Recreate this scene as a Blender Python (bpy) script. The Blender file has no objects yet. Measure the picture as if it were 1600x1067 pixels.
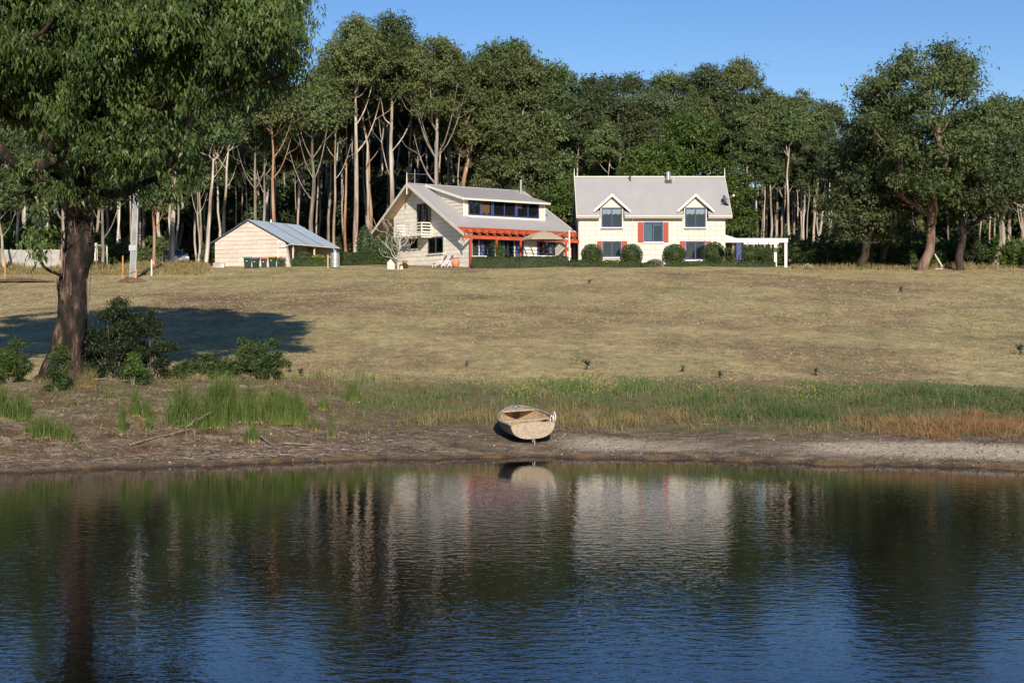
import bpy, math, random
import numpy as np
from mathutils import Vector, Matrix
SC = bpy.context.scene
COL = SC.collection
F = 1600 * 50 / 36.0          # focal length in photograph pixels
HY, CZ = 504.0, 3.5           # horizon row, camera height above the water
# ------------------------------------------------------------------ camera
cam = bpy.data.cameras.new('camera')
cam.lens = 50; cam.sensor_width = 36; cam.clip_start = 0.3; cam.clip_end = 9000
cam.shift_y = -29.5 / 1600
camo = bpy.data.objects.new('camera', cam); COL.objects.link(camo)
camo.location = (0, 0, CZ); camo.rotation_euler = (math.pi / 2, 0, 0)
SC.camera = camo
# ------------------------------------------------------------------ light
SUN = Vector((0.14, -1.0, 0)).normalized()
EL = math.radians(27)
SUNV = Vector((SUN.x * math.cos(EL), SUN.y * math.cos(EL), math.sin(EL)))
world = bpy.data.worlds.new('World'); SC.world = world; world.use_nodes = True
wn = world.node_tree.nodes; wl = world.node_tree.links
sky = wn.new('ShaderNodeTexSky'); sky.sky_type = 'NISHITA'; sky.sun_disc = False
sky.sun_elevation = EL; sky.sun_rotation = math.atan2(SUN.x, SUN.y)
sky.air_density = 1.0; sky.dust_density = 0.1; sky.ozone_density = 2.5; sky.altitude = 0
bg = wn['Background']; bg.inputs['Strength'].default_value = 0.094
hs0 = wn.new('ShaderNodeHueSaturation'); hs0.inputs['Saturation'].default_value = 1.28; hs0.inputs['Hue'].default_value = .513
wl.new(sky.outputs[0], hs0.inputs['Color']); wl.new(hs0.outputs[0], bg.inputs['Color'])
sun = bpy.data.lights.new('sun', 'SUN'); sun.energy = 5.0; sun.angle = math.radians(0.5); sun.color = (1.0, 0.88, 0.73)
suno = bpy.data.objects.new('sun', sun); COL.objects.link(suno)
suno.rotation_euler = SUNV.to_track_quat('Z', 'Y').to_euler(); suno.location = (30, -60, 60)
SC.view_settings.view_transform = 'Standard'; SC.view_settings.look = 'None'
SC.view_settings.exposure = 0.33; SC.view_settings.gamma = 1; SC.view_settings.use_curve_mapping = False
SC.render.engine = 'CYCLES'
SC.cycles.max_bounces = 6; SC.cycles.diffuse_bounces = 3; SC.cycles.glossy_bounces = 3; SC.cycles.transparent_max_bounces = 8
SC.cycles.caustics_reflective = False; SC.cycles.caustics_refractive = False
# ------------------------------------------------------------------ materials
MATS = {}
def mat(name, c1, c2=None, scale=4.0, rough=0.8, bump=0.0, bscale=None, rnd=0.0, stretch=(1, 1, 1), spec=0.3, metal=0.0,
        trans=0.0, island=0.0, c3=None, detail=4.0, contrast=0.25, coord='Object', bdist=0.03):
    if name in MATS: return MATS[name]
    m = bpy.data.materials.new(name); m.use_nodes = True; MATS[name] = m
    n = m.node_tree.nodes; l = m.node_tree.links; p = n['Principled BSDF']
    p.inputs['Roughness'].default_value = rough; p.inputs['Metallic'].default_value = metal
    p.inputs['Specular IOR Level'].default_value = spec
    tc = n.new('ShaderNodeTexCoord'); mp = n.new('ShaderNodeMapping'); mp.inputs['Scale'].default_value = stretch
    l.new(tc.outputs[coord], mp.inputs['Vector'])
    col = None
    if c2 is not None:
        t = n.new('ShaderNodeTexNoise'); t.inputs['Scale'].default_value = scale; t.inputs['Detail'].default_value = detail
        t.inputs['Roughness'].default_value = 0.6
        l.new(mp.outputs[0], t.inputs['Vector'])
        r = n.new('ShaderNodeValToRGB'); l.new(t.outputs['Fac'], r.inputs['Fac'])
        r.color_ramp.elements[0].position = 0.5 - contrast / 2; r.color_ramp.elements[0].color = (*c1, 1)
        r.color_ramp.elements[1].position = 0.5 + contrast / 2; r.color_ramp.elements[1].color = (*c2, 1)
        if c3 is not None:
            e = r.color_ramp.elements.new(min(0.98, 0.5 + contrast / 2 + 0.08)); e.color = (*c3, 1)
        col = r.outputs['Color']
    def vary(col, sock, amt):
        hs = n.new('ShaderNodeHueSaturation'); mr = n.new('ShaderNodeMapRange')
        l.new(sock, mr.inputs[0]); mr.inputs[3].default_value = 1 - amt; mr.inputs[4].default_value = 1 + amt
        l.new(mr.outputs[0], hs.inputs['Value'])
        mr2 = n.new('ShaderNodeMapRange'); ml = n.new('ShaderNodeMath'); ml.operation = 'MULTIPLY'; ml.inputs[1].default_value = 7.31
        fr = n.new('ShaderNodeMath'); fr.operation = 'FRACT'; l.new(sock, ml.inputs[0]); l.new(ml.outputs[0], fr.inputs[0])
        l.new(fr.outputs[0], mr2.inputs[0]); mr2.inputs[3].default_value = 0.5 - amt * 0.05; mr2.inputs[4].default_value = 0.5 + amt * 0.05
        l.new(mr2.outputs[0], hs.inputs['Hue'])
        if col is None: hs.inputs['Color'].default_value = (*c1, 1)
        else: l.new(col, hs.inputs['Color'])
        return hs.outputs['Color']
    if rnd:
        oi = n.new('ShaderNodeObjectInfo'); col = vary(col, oi.outputs['Random'], rnd)
    if island:
        ge = n.new('ShaderNodeNewGeometry'); col = vary(col, ge.outputs['Random Per Island'], island)
    if col is None: p.inputs['Base Color'].default_value = (*c1, 1)
    else: l.new(col, p.inputs['Base Color'])
    if bump:
        t2 = n.new('ShaderNodeTexNoise'); t2.inputs['Scale'].default_value = bscale or scale * 3; t2.inputs['Detail'].default_value = 5
        l.new(mp.outputs[0], t2.inputs['Vector'])
        b = n.new('ShaderNodeBump'); b.inputs['Strength'].default_value = bump; b.inputs['Distance'].default_value = bdist
        l.new(t2.outputs['Fac'], b.inputs['Height']); l.new(b.outputs[0], p.inputs['Normal'])
    if trans:
        tr = n.new('ShaderNodeBsdfTranslucent'); mx = n.new('ShaderNodeMixShader'); mx.inputs[0].default_value = trans
        if col is None: tr.inputs[0].default_value = (*c1, 1)
        else: l.new(col, tr.inputs[0])
        l.new(p.outputs[0], mx.inputs[1]); l.new(tr.outputs[0], mx.inputs[2])
        l.new(mx.outputs[0], n['Material Output'].inputs[0])
    return m
# ------------------------------------------------------------------ geometry helpers
class Geo:
    def __init__(s): s.v = []; s.f = []
    def add(s, vs, fs):
        k = len(s.v); s.v.extend([tuple(v) for v in vs]); s.f.extend([tuple(i + k for i in f) for f in fs]); return s
    def box(s, x0, x1, y0, y1, z0, z1, rot=0, piv=None, T=None):
        vs = [Vector((x, y, z)) for z in (z0, z1) for y in (y0, y1) for x in (x0, x1)]
        if rot:
            c = Vector(piv) if piv else Vector(((x0 + x1) / 2, (y0 + y1) / 2, 0)); R = Matrix.Rotation(rot, 3, 'Z')
            vs = [R @ (v - c) + c for v in vs]
        if T: vs = [T(*v) for v in vs]
        return s.add(vs, [(0, 2, 3, 1), (4, 5, 7, 6), (0, 1, 5, 4), (2, 6, 7, 3), (0, 4, 6, 2), (1, 3, 7, 5)])
    def tube(s, pts, rad, n=6, cap=True):
        pts = [Vector(p) for p in pts]; k = len(s.v); N = len(pts)
        if not hasattr(rad, '__len__'): rad = [rad] * N
        up = Vector((0, 0, 1)) if abs((pts[-1] - pts[0]).normalized().z) < .9 else Vector((1, 0, 0))
        for i, p in enumerate(pts):
            d = (pts[min(i + 1, N - 1)] - pts[max(i - 1, 0)])
            d = d.normalized() if d.length > 1e-9 else Vector((0, 0, 1))
            a = d.cross(up)
            a = a.normalized() if a.length > 1e-6 else d.orthogonal().normalized()
            b = d.cross(a)
            for j in range(n):
                t = 2 * math.pi * j / n; s.v.append(tuple(p + (a * math.cos(t) + b * math.sin(t)) * rad[i]))
        for i in range(N - 1):
            for j in range(n):
                j2 = (j + 1) % n; s.f.append((k + i * n + j, k + (i + 1) * n + j, k + (i + 1) * n + j2, k + i * n + j2))
        if cap: s.f.append(tuple(k + j for j in range(n))); s.f.append(tuple(k + (N - 1) * n + n - 1 - j for j in range(n)))
        return s
    def lathe(s, prof, n=16, c=(0, 0, 0)):
        k = len(s.v); N = len(prof)
        for r, z in prof:
            for j in range(n):
                t = 2 * math.pi * j / n; s.v.append((c[0] + r * math.cos(t), c[1] + r * math.sin(t), c[2] + z))
        for i in range(N - 1):
            for j in range(n):
                j2 = (j + 1) % n; s.f.append((k + i * n + j, k + i * n + j2, k + (i + 1) * n + j2, k + (i + 1) * n + j))
        s.f.append(tuple(k + n - 1 - j for j in range(n))); s.f.append(tuple(k + (N - 1) * n + j for j in range(n)))
        return s
    def prism(s, poly, ext):          # polygon (3-D, planar) pushed along ext
        e = Vector(ext); n = len(poly); a = [Vector(p) for p in poly]
        vs = a + [p + e for p in a]
        return s.add(vs, [tuple(range(n))[::-1], tuple(range(n, 2 * n))] + [(i, (i + 1) % n, n + (i + 1) % n, n + i) for i in range(n)])
    def mesh(s, name, m, smooth=False):
        me = bpy.data.meshes.new(name); me.from_pydata(s.v, [], s.f)
        if m: me.materials.append(m)
        if smooth: me.polygons.foreach_set('use_smooth', [True] * len(me.polygons))
        me.update(); return me
    def build(s, name, m, parent=None, smooth=False, bevel=0, fix=True):
        me = s.mesh(name, m, smooth)
        if fix:
            import bmesh
            bm = bmesh.new(); bm.from_mesh(me); bmesh.ops.recalc_face_normals(bm, faces=bm.faces)
            if bevel: bmesh.ops.bevel(bm, geom=bm.edges[:], offset=bevel, segments=1, affect='EDGES')
            bm.to_mesh(me); bm.free()
        return link(name, me, parent)
def link(name, me, parent=None, loc=None):
    o = bpy.data.objects.new(name, me); COL.objects.link(o)
    if parent: o.parent = parent
    if loc is not None: o.location = loc
    return o
def tag(o, label=None, cat=None, group=None, kind=None):
    if label: o['label'] = label
    if cat: o['category'] = cat
    if group: o['group'] = group
    if kind: o['kind'] = kind
    return o
def thing(name, label, cat, loc=(0, 0, 0), rz=0, group=None):
    o = bpy.data.objects.new(name, None); COL.objects.link(o); o.location = loc; o.rotation_euler = (0, 0, rz)
    return tag(o, label, cat, group)
def dup(root, loc, rz=None, sc=None, label=None, group=None):
    def cp(o, par):
        c = o.copy(); COL.objects.link(c); c.parent = par
        for ch in list(o.children): cp(ch, c)
        return c
    c = cp(root, None); c.location = loc
    if rz is not None: c.rotation_euler = (0, 0, rz)
    if sc is not None: c.scale = sc if hasattr(sc, '__len__') else (sc, sc, sc)
    return tag(c, label, None, group)
def quads_mesh(name, V, m, tri=False):        # V: (n,4,3) or (n,3,3) separate faces
    n, k, _ = V.shape
    me = bpy.data.meshes.new(name); me.vertices.add(n * k); me.vertices.foreach_set('co', V.astype(np.float32).ravel())
    me.loops.add(n * k); me.loops.foreach_set('vertex_index', np.arange(n * k, dtype=np.int32))
    me.polygons.add(n); me.polygons.foreach_set('loop_start', np.arange(0, n * k, k, dtype=np.int32))
    me.polygons.foreach_set('loop_total', np.full(n, k, dtype=np.int32)) if False else None
    me.materials.append(m); me.update(calc_edges=True); return me
def at(px, D, py=None):
    x = (px - 800) / F * D
    return Vector((x, D, gz(x, D) if py is None else CZ + (HY - py) / F * D))
# ------------------------------------------------------------------ terrain
def lerp_t(x, xs, ys): return np.interp(x, xs, ys)
SHX = [-300, -120, -60, -30, -20, -12, -9.2, -6.4, -3.3, 0, 3.3, 6.4, 9.4, 12.2, 20, 30, 60, 120, 300]
SHY = [-250, -60, 12, 27, 31, 33.2, 34.1, 35.4, 36.5, 36.9, 36.6, 35.6, 34.7, 33.9, 31.5, 27, 12, -60, -250]
def shore(x): return lerp_t(x, SHX, SHY) + 0.16 * np.sin(x * 1.3 + 1) + 0.10 * np.sin(x * 2.9) + 0.05 * np.sin(x * 7.1 + .7)
BS = [-40, -12, -3, -0.6, 0, .35, 2, 4.3, 6.3, 9.3, 11.3, 14]
BC = [-2.2, -1.8, -.7, -.12, 0, .10, .30, .52, .78, 1.26, 1.62, 1.9]
BL = [-2.2, -1.8, -.7, -.12, 0, .10, .28, .74, 1.2, 1.75, 1.9, 2.0]
LD = [-400, 30, 48, 60, 73, 86, 100, 112, 125, 133, 140, 150, 200, 300, 500, 4000]
LZ = [.5, .5, 1.64, 2.52, 3.5, 4.52, 5.6, 6.62, 7.72, 8.42, 9.02, 9.62, 11.9, 16, 24, 24]
def gz(x, y):
    x = np.asarray(x, float); y = np.asarray(y, float)
    s = y - shore(x)
    wl_ = np.clip((-3 - x) / 4.5, 0, 1); wl_ = wl_ * wl_ * (3 - 2 * wl_)
    b = lerp_t(s, BS, BC) * (1 - wl_) + lerp_t(s, BS, BL) * wl_
    k = 0.35; Lz = lerp_t(y, LD, LZ)
    for d in (-3, 3): Lz = Lz + lerp_t(y + d, LD, LZ)
    Lz = Lz / 3
    t = np.clip((s - 8) / 6, 0, 1); t = t * t * (3 - 2 * t)
    z = b * (1 - t) + np.maximum(Lz, 0) * t
    lump = np.clip(s / 3, 0, 1) * (0.035 * np.sin(x * 1.7 + y * .6) * np.sin(y * 2.1 + x * .3) + .05 * np.sin(x * .5 + 2) * np.sin(y * .35))
    z = z + lump
    near = np.clip((7.5 - y) / 6, 0, 1) * np.clip((60 - np.abs(x)) / 40, 0, 1)   # the near bank where the photographer stands
    z = np.where(y < 7.5, np.maximum(z, -1.2 + 3.2 * near), z)
    return z if z.ndim else float(z)
def axis(segs):
    out = [segs[0][0]]
    for a, b, st in segs:
        n = max(1, int(round((b - a) / st))); out += list(np.linspace(a, b, n + 1)[1:])
    return np.array(out)
gx = axis([(-3000, -600, 400), (-600, -150, 30), (-150, -50, 4), (-50, -20, 1.0), (-20, 20, .16), (20, 50, 1.0), (50, 150, 4), (150, 600, 30), (600, 3000, 400)])
gy = axis([(-400, -50, 35), (-50, 5, 5), (5, 30, 1.5), (30, 52, .12), (52, 80, .7), (80, 160, 1.5), (160, 300, 7), (300, 3500, 200)])
XX, YY = np.meshgrid(gx, gy)
ZZ = gz(XX, YY)
rs = np.random.RandomState(5)
S_ = YY - shore(XX)
rough_zone = ((S_ > 0.1) & (S_ < 11)).astype(float)
ZZ = ZZ + rs.normal(0, 1, ZZ.shape) * rough_zone * (0.008 + 0.012 * np.clip((-2 - XX) / 4, 0, 1))
nr, nc = XX.shape
V = np.stack([XX, YY, ZZ], -1).reshape(-1, 3)
idx = np.arange(nr * nc).reshape(nr, nc)
Fq = np.stack([idx[:-1, :-1], idx[:-1, 1:], idx[1:, 1:], idx[1:, :-1]], -1).reshape(-1, 4)
me = bpy.data.meshes.new('ground'); me.vertices.add(len(V)); me.vertices.foreach_set('co', V.astype(np.float32).ravel())
me.loops.add(Fq.size); me.loops.foreach_set('vertex_index', Fq.astype(np.int32).ravel())
me.polygons.add(len(Fq)); me.polygons.foreach_set('loop_start', np.arange(0, Fq.size, 4, dtype=np.int32)); me.update(calc_edges=True)
me.polygons.foreach_set('use_smooth', [True] * len(me.polygons))
def sstep(a, b, x): t = np.clip((x - a) / (b - a), 0, 1); return t * t * (3 - 2 * t)
# masks: R = lawn, G = pale sand, B = leaf litter ; A unused
lawn = sstep(8.5, 12.5, S_ + .8 * np.sin(XX * .8))
sand = sstep(0.5, 1.1, S_) * (1 - sstep(1.9, 3.0, S_)) * sstep(0.5, 2.5, XX) * (.55 + .45 * np.sin(XX * .7 + .3))
sand2 = .5 * sstep(.9, 1.6, S_) * (1 - sstep(2.2, 3, S_)) * sstep(6, 9, XX)
litter = sstep(.5, 1.5, S_) * (1 - sstep(12, 15, S_)) * sstep(3.0, 6.0, -XX)
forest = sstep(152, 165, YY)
ca = me.color_attributes.new('zone', 'FLOAT_COLOR', 'POINT')
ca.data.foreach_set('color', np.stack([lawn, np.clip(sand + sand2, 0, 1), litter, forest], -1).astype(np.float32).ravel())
wetz = (1 - sstep(.05, .38, S_))
cb = me.color_attributes.new('wet', 'FLOAT_COLOR', 'POINT')
cb.data.foreach_set('color', np.stack([wetz, sstep(3.2, 4.6, S_) * (1 - sstep(9.5, 12, S_)), S_ * 0, S_ * 0 + 1], -1).astype(np.float32).ravel())
gm = bpy.data.materials.new('ground_soil_and_grass'); gm.use_nodes = True
n = gm.node_tree.nodes; l = gm.node_tree.links; P = n['Principled BSDF']; P.inputs['Roughness'].default_value = .95; P.inputs['Specular IOR Level'].default_value = .15
geo = n.new('ShaderNodeNewGeometry')
def noise(scale, det=5, st=(1, 1, 1), rg=.6):
    mp = n.new('ShaderNodeMapping'); mp.inputs['Scale'].default_value = st; l.new(geo.outputs['Position'], mp.inputs[0])
    t = n.new('ShaderNodeTexNoise'); t.inputs['Scale'].default_value = scale; t.inputs['Detail'].default_value = det; t.inputs['Roughness'].default_value = rg
    l.new(mp.outputs[0], t.inputs[0]); return t.outputs['Fac']
def ramp(s, els):
    r = n.new('ShaderNodeValToRGB'); l.new(s, r.inputs[0]); e = r.color_ramp.elements
    e[0].position, e[0].color = els[0][0], (*els[0][1], 1); e[1].position, e[1].color = els[-1][0], (*els[-1][1], 1)
    for p_, c_ in els[1:-1]: q = e.new(p_); q.color = (*c_, 1)
    return r.outputs[0]
def mixc(f, a, b, mode='MIX'):
    m_ = n.new('ShaderNodeMix'); m_.data_type = 'RGBA'; m_.blend_type = mode
    if hasattr(f, 'node'): l.new(f, m_.inputs[0])
    else: m_.inputs[0].default_value = f
    for s_, v_ in ((6, a), (7, b)):
        if hasattr(v_, 'node'): l.new(v_, m_.inputs[s_])
        else: m_.inputs[s_].default_value = (*v_, 1)
    return m_.outputs[2]
def math_(op, a, b):
    m_ = n.new('ShaderNodeMath'); m_.operation = op; m_.use_clamp = True
    for i_, v_ in enumerate((a, b)):
        if hasattr(v_, 'node'): l.new(v_, m_.inputs[i_])
        else: m_.inputs[i_].default_value = v_
    return m_.outputs[0]
zc = n.new('ShaderNodeVertexColor'); zc.layer_name = 'zone'; zs = n.new('ShaderNodeSeparateColor'); l.new(zc.outputs[0], zs.inputs[0])
zw = n.new('ShaderNodeVertexColor'); zw.layer_name = 'wet'; zws = n.new('ShaderNodeSeparateColor'); l.new(zw.outputs[0], zws.inputs[0])
straw = ramp(noise(.075, 7, (.8, .7, 1), .68), [(.34, (.19, .14, .085)), (.44, (.29, .225, .125)), (.52, (.42, .35, .185)), (.60, (.35, .31, .15)), (.68, (.23, .205, .095))])
fine = ramp(noise(2.2, 8, (1, .5, 1), .75), [(.30, (.52, .50, .46)), (.5, (.98, .96, .92)), (.70, (1.4, 1.37, 1.26))])
lawnc = mixc(1.0, straw, fine, 'MULTIPLY')
patch = ramp(noise(.45, 5, (1, .35, 1), .7), [(.47, (0, 0, 0)), (.60, (1, 1, 1))])
lawnc = mixc(math_('MULTIPLY', patch, .42), lawnc, (.155, .115, .07))
grn = ramp(noise(.32, 4, (1, .3, 1), .7), [(.56, (0, 0, 0)), (.68, (1, 1, 1))])
lawnc = mixc(math_('MULTIPLY', grn, .5), lawnc, (.15, .165, .055))
mud = ramp(noise(1.6, 8, (1, 1.6, 1), .68), [(.32, (.070, .052, .034)), (.5, (.155, .120, .082)), (.66, (.26, .21, .145))])
mudf = ramp(noise(16, 6, (1, 1, 1), .8), [(.3, (.5, .48, .46)), (.5, (1, 1, 1)), (.72, (1.6, 1.55, 1.5))])
mud = mixc(1.0, mud, mudf, 'MULTIPLY')
sandc = mixc(1.0, (.42, .36, .27), mudf, 'MULTIPLY')
mud = mixc(zs.outputs['Green'], mud, sandc)
lit = ramp(noise(1.3, 10, (1, 1.2, 1), .82), [(.36, (.045, .030, .021)), (.47, (.12, .085, .058)), (.55, (.20, .155, .11)), (.64, (.40, .34, .25))])
gpt = ramp(noise(.8, 5, (1, 1.5, 1), .7), [(.50, (0, 0, 0)), (.62, (1, 1, 1))]); lit = mixc(math_('MULTIPLY', gpt, .6), lit, (.12, .115, .045))
rpt = ramp(noise(.65, 4, (1.3, 1, 1), .7), [(.54, (0, 0, 0)), (.66, (1, 1, 1))]); lit = mixc(math_('MULTIPLY', rpt, .55), lit, (.17, .075, .04))
lit = mixc(1.0, lit, mudf, 'MULTIPLY')
base = mixc(zs.outputs['Blue'], mud, lit)
och = ramp(noise(.9, 3), [(.52, (0, 0, 0)), (.6, (1, 1, 1))])
edge = math_('MULTIPLY', math_('MULTIPLY', zws.outputs['Red'], och), .8)
grass_soil = ramp(noise(1.2, 6), [(.35, (.10, .075, .04)), (.5, (.14, .125, .055)), (.65, (.085, .10, .035))])
lf0 = n.new('ShaderNodeMapRange'); l.new(zs.outputs['Blue'], lf0.inputs[0]); lf0.inputs[3].default_value = .8; lf0.inputs[4].default_value = .22
base = mixc(math_('MULTIPLY', zws.outputs['Green'], lf0.outputs[0]), base, grass_soil)
lf = math_('ADD', zs.outputs['Red'], 0.0)
base = mixc(lf, base, lawnc)
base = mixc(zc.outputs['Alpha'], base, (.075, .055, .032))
base = mixc(math_('MULTIPLY', zws.outputs['Red'], .75), base, (.05, .035, .024))
base = mixc(edge, base, (.20, .125, .05))
l.new(base, P.inputs['Base Color'])
b1 = n.new('ShaderNodeBump'); b1.inputs['Strength'].default_value = .9; b1.inputs['Distance'].default_value = .05
l.new(noise(9, 8, (1, 1, 1), .75), b1.inputs['Height'])
b2 = n.new('ShaderNodeBump'); b2.inputs['Strength'].default_value = .8; b2.inputs['Distance'].default_value = .25
l.new(noise(.9, 6, (1, .7, 1), .7), b2.inputs['Height']); l.new(b1.outputs[0], b2.inputs['Normal']); l.new(b2.outputs[0], P.inputs['Normal'])
me.materials.append(gm)
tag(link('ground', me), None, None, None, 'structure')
# ------------------------------------------------------------------ water
wm = bpy.data.materials.new('pond_water'); wm.use_nodes = True
n = wm.node_tree.nodes; l = wm.node_tree.links; P = n['Principled BSDF']
P.inputs['Base Color'].default_value = (.004, .004, .005, 1); P.inputs['Roughness'].default_value = .03
P.inputs['IOR'].default_value = 1.40; P.inputs['Specular IOR Level'].default_value = .5
P.inputs['Specular Tint'].default_value = (.46, .64, 1.0, 1)
geo = n.new('ShaderNodeNewGeometry')
calm = n.new('ShaderNodeSeparateXYZ'); l.new(geo.outputs['Position'], calm.inputs[0])
# ripples die out in the lee of the far bank
mr = n.new('ShaderNodeMapRange'); l.new(calm.outputs['Y'], mr.inputs[0]); mr.inputs[1].default_value = 36.5; mr.inputs[2].default_value = 22
mr.inputs[3].default_value = .10; mr.inputs[4].default_value = 1.0
pt = noise(.14, 3, (1, .8, 1), .5)
mr3 = n.new('ShaderNodeMapRange'); l.new(pt, mr3.inputs[0]); mr3.inputs[1].default_value = .35; mr3.inputs[2].default_value = .65; mr3.inputs[3].default_value = .5; mr3.inputs[4].default_value = 1.15
mm = n.new('ShaderNodeMath'); mm.operation = 'MULTIPLY'; l.new(mr.outputs[0], mm.inputs[0]); l.new(mr3.outputs[0], mm.inputs[1])
h1 = noise(4.6, 2.5, (.8, 1.25, 1), .5); h2 = noise(12, 2, (.85, 1.15, 1), .5)
a1 = n.new('ShaderNodeMath'); a1.operation = 'MULTIPLY'; l.new(h2, a1.inputs[0]); a1.inputs[1].default_value = .35
a2 = n.new('ShaderNodeMath'); a2.operation = 'ADD'; l.new(h1, a2.inputs[0]); l.new(a1.outputs[0], a2.inputs[1])
a3 = n.new('ShaderNodeMath'); a3.operation = 'MULTIPLY'; l.new(a2.outputs[0], a3.inputs[0]); l.new(mm.outputs[0], a3.inputs[1])
bp = n.new('ShaderNodeBump'); bp.inputs['Strength'].default_value = 1.0; bp.inputs['Distance'].default_value = .0064
l.new(a3.outputs[0], bp.inputs['Height']); l.new(bp.outputs[0], P.inputs['Normal'])
g = Geo(); g.add([(-200, -80, 0), (200, -80, 0), (200, 40, 0), (-200, 40, 0)], [(0, 1, 2, 3)])
tag(g.build('pond_water', wm, fix=False), None, None, None, 'structure')
# ------------------------------------------------------------------ foliage
def leaf_quads(rng, centers, radii, per, ln, wd, flat=.85, droop=.5, shell=.3, up_bias=.25, spray=7, sr=.22, hang=False):
    """separate four-sided leaves filling soft balls (n,3)/(n,)"""
    cnt = np.maximum(3, (per / spray * (radii / radii.mean()) ** 2).astype(int))
    ci = np.repeat(np.arange(len(centers)), cnt); N = len(ci)
    d = rng.normal(size=(N, 3)); d /= np.linalg.norm(d, axis=1)[:, None]
    d[:, 2] = np.where(d[:, 2] < -.35, d[:, 2] * -.7, d[:, 2]) if not hang else d[:, 2]
    r = radii[ci] * (shell + (1 - shell) * rng.rand(N) ** .6) * (1 + .22 * rng.normal(size=N))
    P_ = centers[ci] + d * r[:, None] * np.array([1, 1, flat])
    P_ = np.repeat(P_, spray, 0); d = np.repeat(d, spray, 0); N = len(P_); P_ = P_ + rng.normal(size=(N, 3)) * sr * np.array([1, 1, 1.25 if hang else .8])
    ax = rng.normal(size=(N, 3)); ax /= np.linalg.norm(ax, axis=1)[:, None]; ax[:, 2] -= droop * 1.6
    ax += d * (.15 if hang else .5)
    ax /= np.linalg.norm(ax, axis=1)[:, None]
    nn = d * (.5 if hang else 1.2) + rng.normal(size=(N, 3)) * (.8 if hang else .6) + np.array([0, 0, up_bias])
    sd = np.cross(ax, nn); sd /= (np.linalg.norm(sd, axis=1)[:, None] + 1e-9)
    L = (ln * (.6 + .8 * rng.rand(N)))[:, None]; W = (wd * (.6 + .8 * rng.rand(N)))[:, None]
    return np.stack([P_ + sd * W * .55, P_ - sd * W * .55, P_ + ax * L], 1)
def skeleton(rng, trunk, tr, puffs, tip=.03, wob=.12, pen=.35, expo=2.3, steep=.35):
    """trunk polyline + puff centres -> list of (points, radii) branches (pipe model)"""
    pos = [Vector(p) for p in trunk]; par = [-1] + list(range(len(trunk) - 1)); n0 = len(trunk)
    dist = [0.0]
    for i in range(1, n0): dist.append(dist[-1] + (pos[i] - pos[i - 1]).length)
    c0 = pos[-1]; order = sorted(range(len(puffs)), key=lambda i: (Vector(puffs[i]) - pos[n0 // 2]).length)
    tips = []; lo = max(1, n0 // 3)
    A = np.array([tuple(p) for p in pos]); Dd = np.array(dist)
    for i in order:
        p = np.array(puffs[i], float); dv = p - A; dd = np.linalg.norm(dv, axis=1)
        cost = dd + pen * Dd + np.maximum(0, dd * steep - dv[:, 2]) * 1.2; cost[:lo] = 1e9
        k = int(np.argmin(cost)); a = Vector(A[k]); b = Vector(p)
        ns = max(2, min(5, int(dd[k] / 1.2) + 1)); last = k; newp = []; newd = []
        for s in range(1, ns + 1):
            t = s / ns; q = a.lerp(b, t)
            if s < ns:
                sag = math.sin(math.pi * t) * dd[k]
                q = q + Vector(rng.normal(size=3) * wob * dd[k] * .35) - Vector((0, 0, 1)) * sag * .10
            pos.append(q); par.append(last); newp.append(tuple(q)); newd.append(Dd[k] + dd[k] * t); last = len(pos) - 1
        A = np.vstack([A, newp]); Dd = np.concatenate([Dd, newd]); tips.append(last)
    N = len(pos); acc = [0.0] * N; ch = [[] for _ in range(N)]
    for i in range(1, N): ch[par[i]].append(i)
    for i in range(N - 1, 0, -1):
        if not ch[i]: acc[i] += tip ** expo
        acc[par[i]] += acc[i]
    rad = [max(tip * .6, a_ ** (1 / expo)) for a_ in acc]
    sc = tr[max(0, int(n0 * .6))] / max(rad[int(n0 * .6)], 1e-6); sc = min(max(sc, .35), 2.5)
    rad = [r * sc if i >= n0 else tr[i] for i, r in enumerate(rad)]
    out = [([pos[i] for i in range(n0)], list(tr))]
    used = set()
    def follow(a, b):
        pts = [pos[a], pos[b]]; r0 = min(rad[a] * .8, rad[b] * 1.15); rr = [r0, rad[b]]; c = b
        while ch[c]:
            nx = max(ch[c], key=lambda q: acc[q])
            for o_ in ch[c]:
                if o_ != nx: follow(c, o_)
            pts.append(pos[nx]); rr.append(min(rad[nx], rr[-1])); c = nx
        out.append((pts, rr))
    for i in range(n0):
        for c in ch[i]:
            if c >= n0: follow(i, c)
    return out
def smooth_pts(pts, rad, k=2):
    if len(pts) < 3: return pts, rad
    P_, R_ = [], []
    for i in range(len(pts) - 1):
        p0 = pts[max(i - 1, 0)]; p1 = pts[i]; p2 = pts[i + 1]; p3 = pts[min(i + 2, len(pts) - 1)]
        for j in range(k):
            t = j / k
            P_.append(0.5 * ((2 * p1) + (p2 - p0) * t + (2 * p0 - 5 * p1 + 4 * p2 - p3) * t * t + (3 * p1 - p0 - 3 * p2 + p3) * t ** 3))
            R_.append(rad[i] * (1 - t) + rad[i + 1] * t)
    P_.append(pts[-1]); R_.append(rad[-1]); return P_, R_
def puff_cloud(rng, n, zb, zt, W, prof, off=(0, 0), hollow=.25, minsep=.0):
    out = []
    tries = 0
    while len(out) < n and tries < n * 30:
        tries += 1
        u = rng.rand(); r = W * prof(u) * math.sqrt(hollow + (1 - hollow) * rng.rand()); t = rng.rand() * 2 * math.pi
        p = (off[0] * u + r * math.cos(t), off[1] * u + r * math.sin(t), zb + (zt - zb) * u)
        if minsep and any((p[0] - q[0]) ** 2 + (p[1] - q[1]) ** 2 + (p[2] - q[2]) ** 2 < minsep ** 2 for q in out): continue
        out.append(p)
    return out
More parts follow.
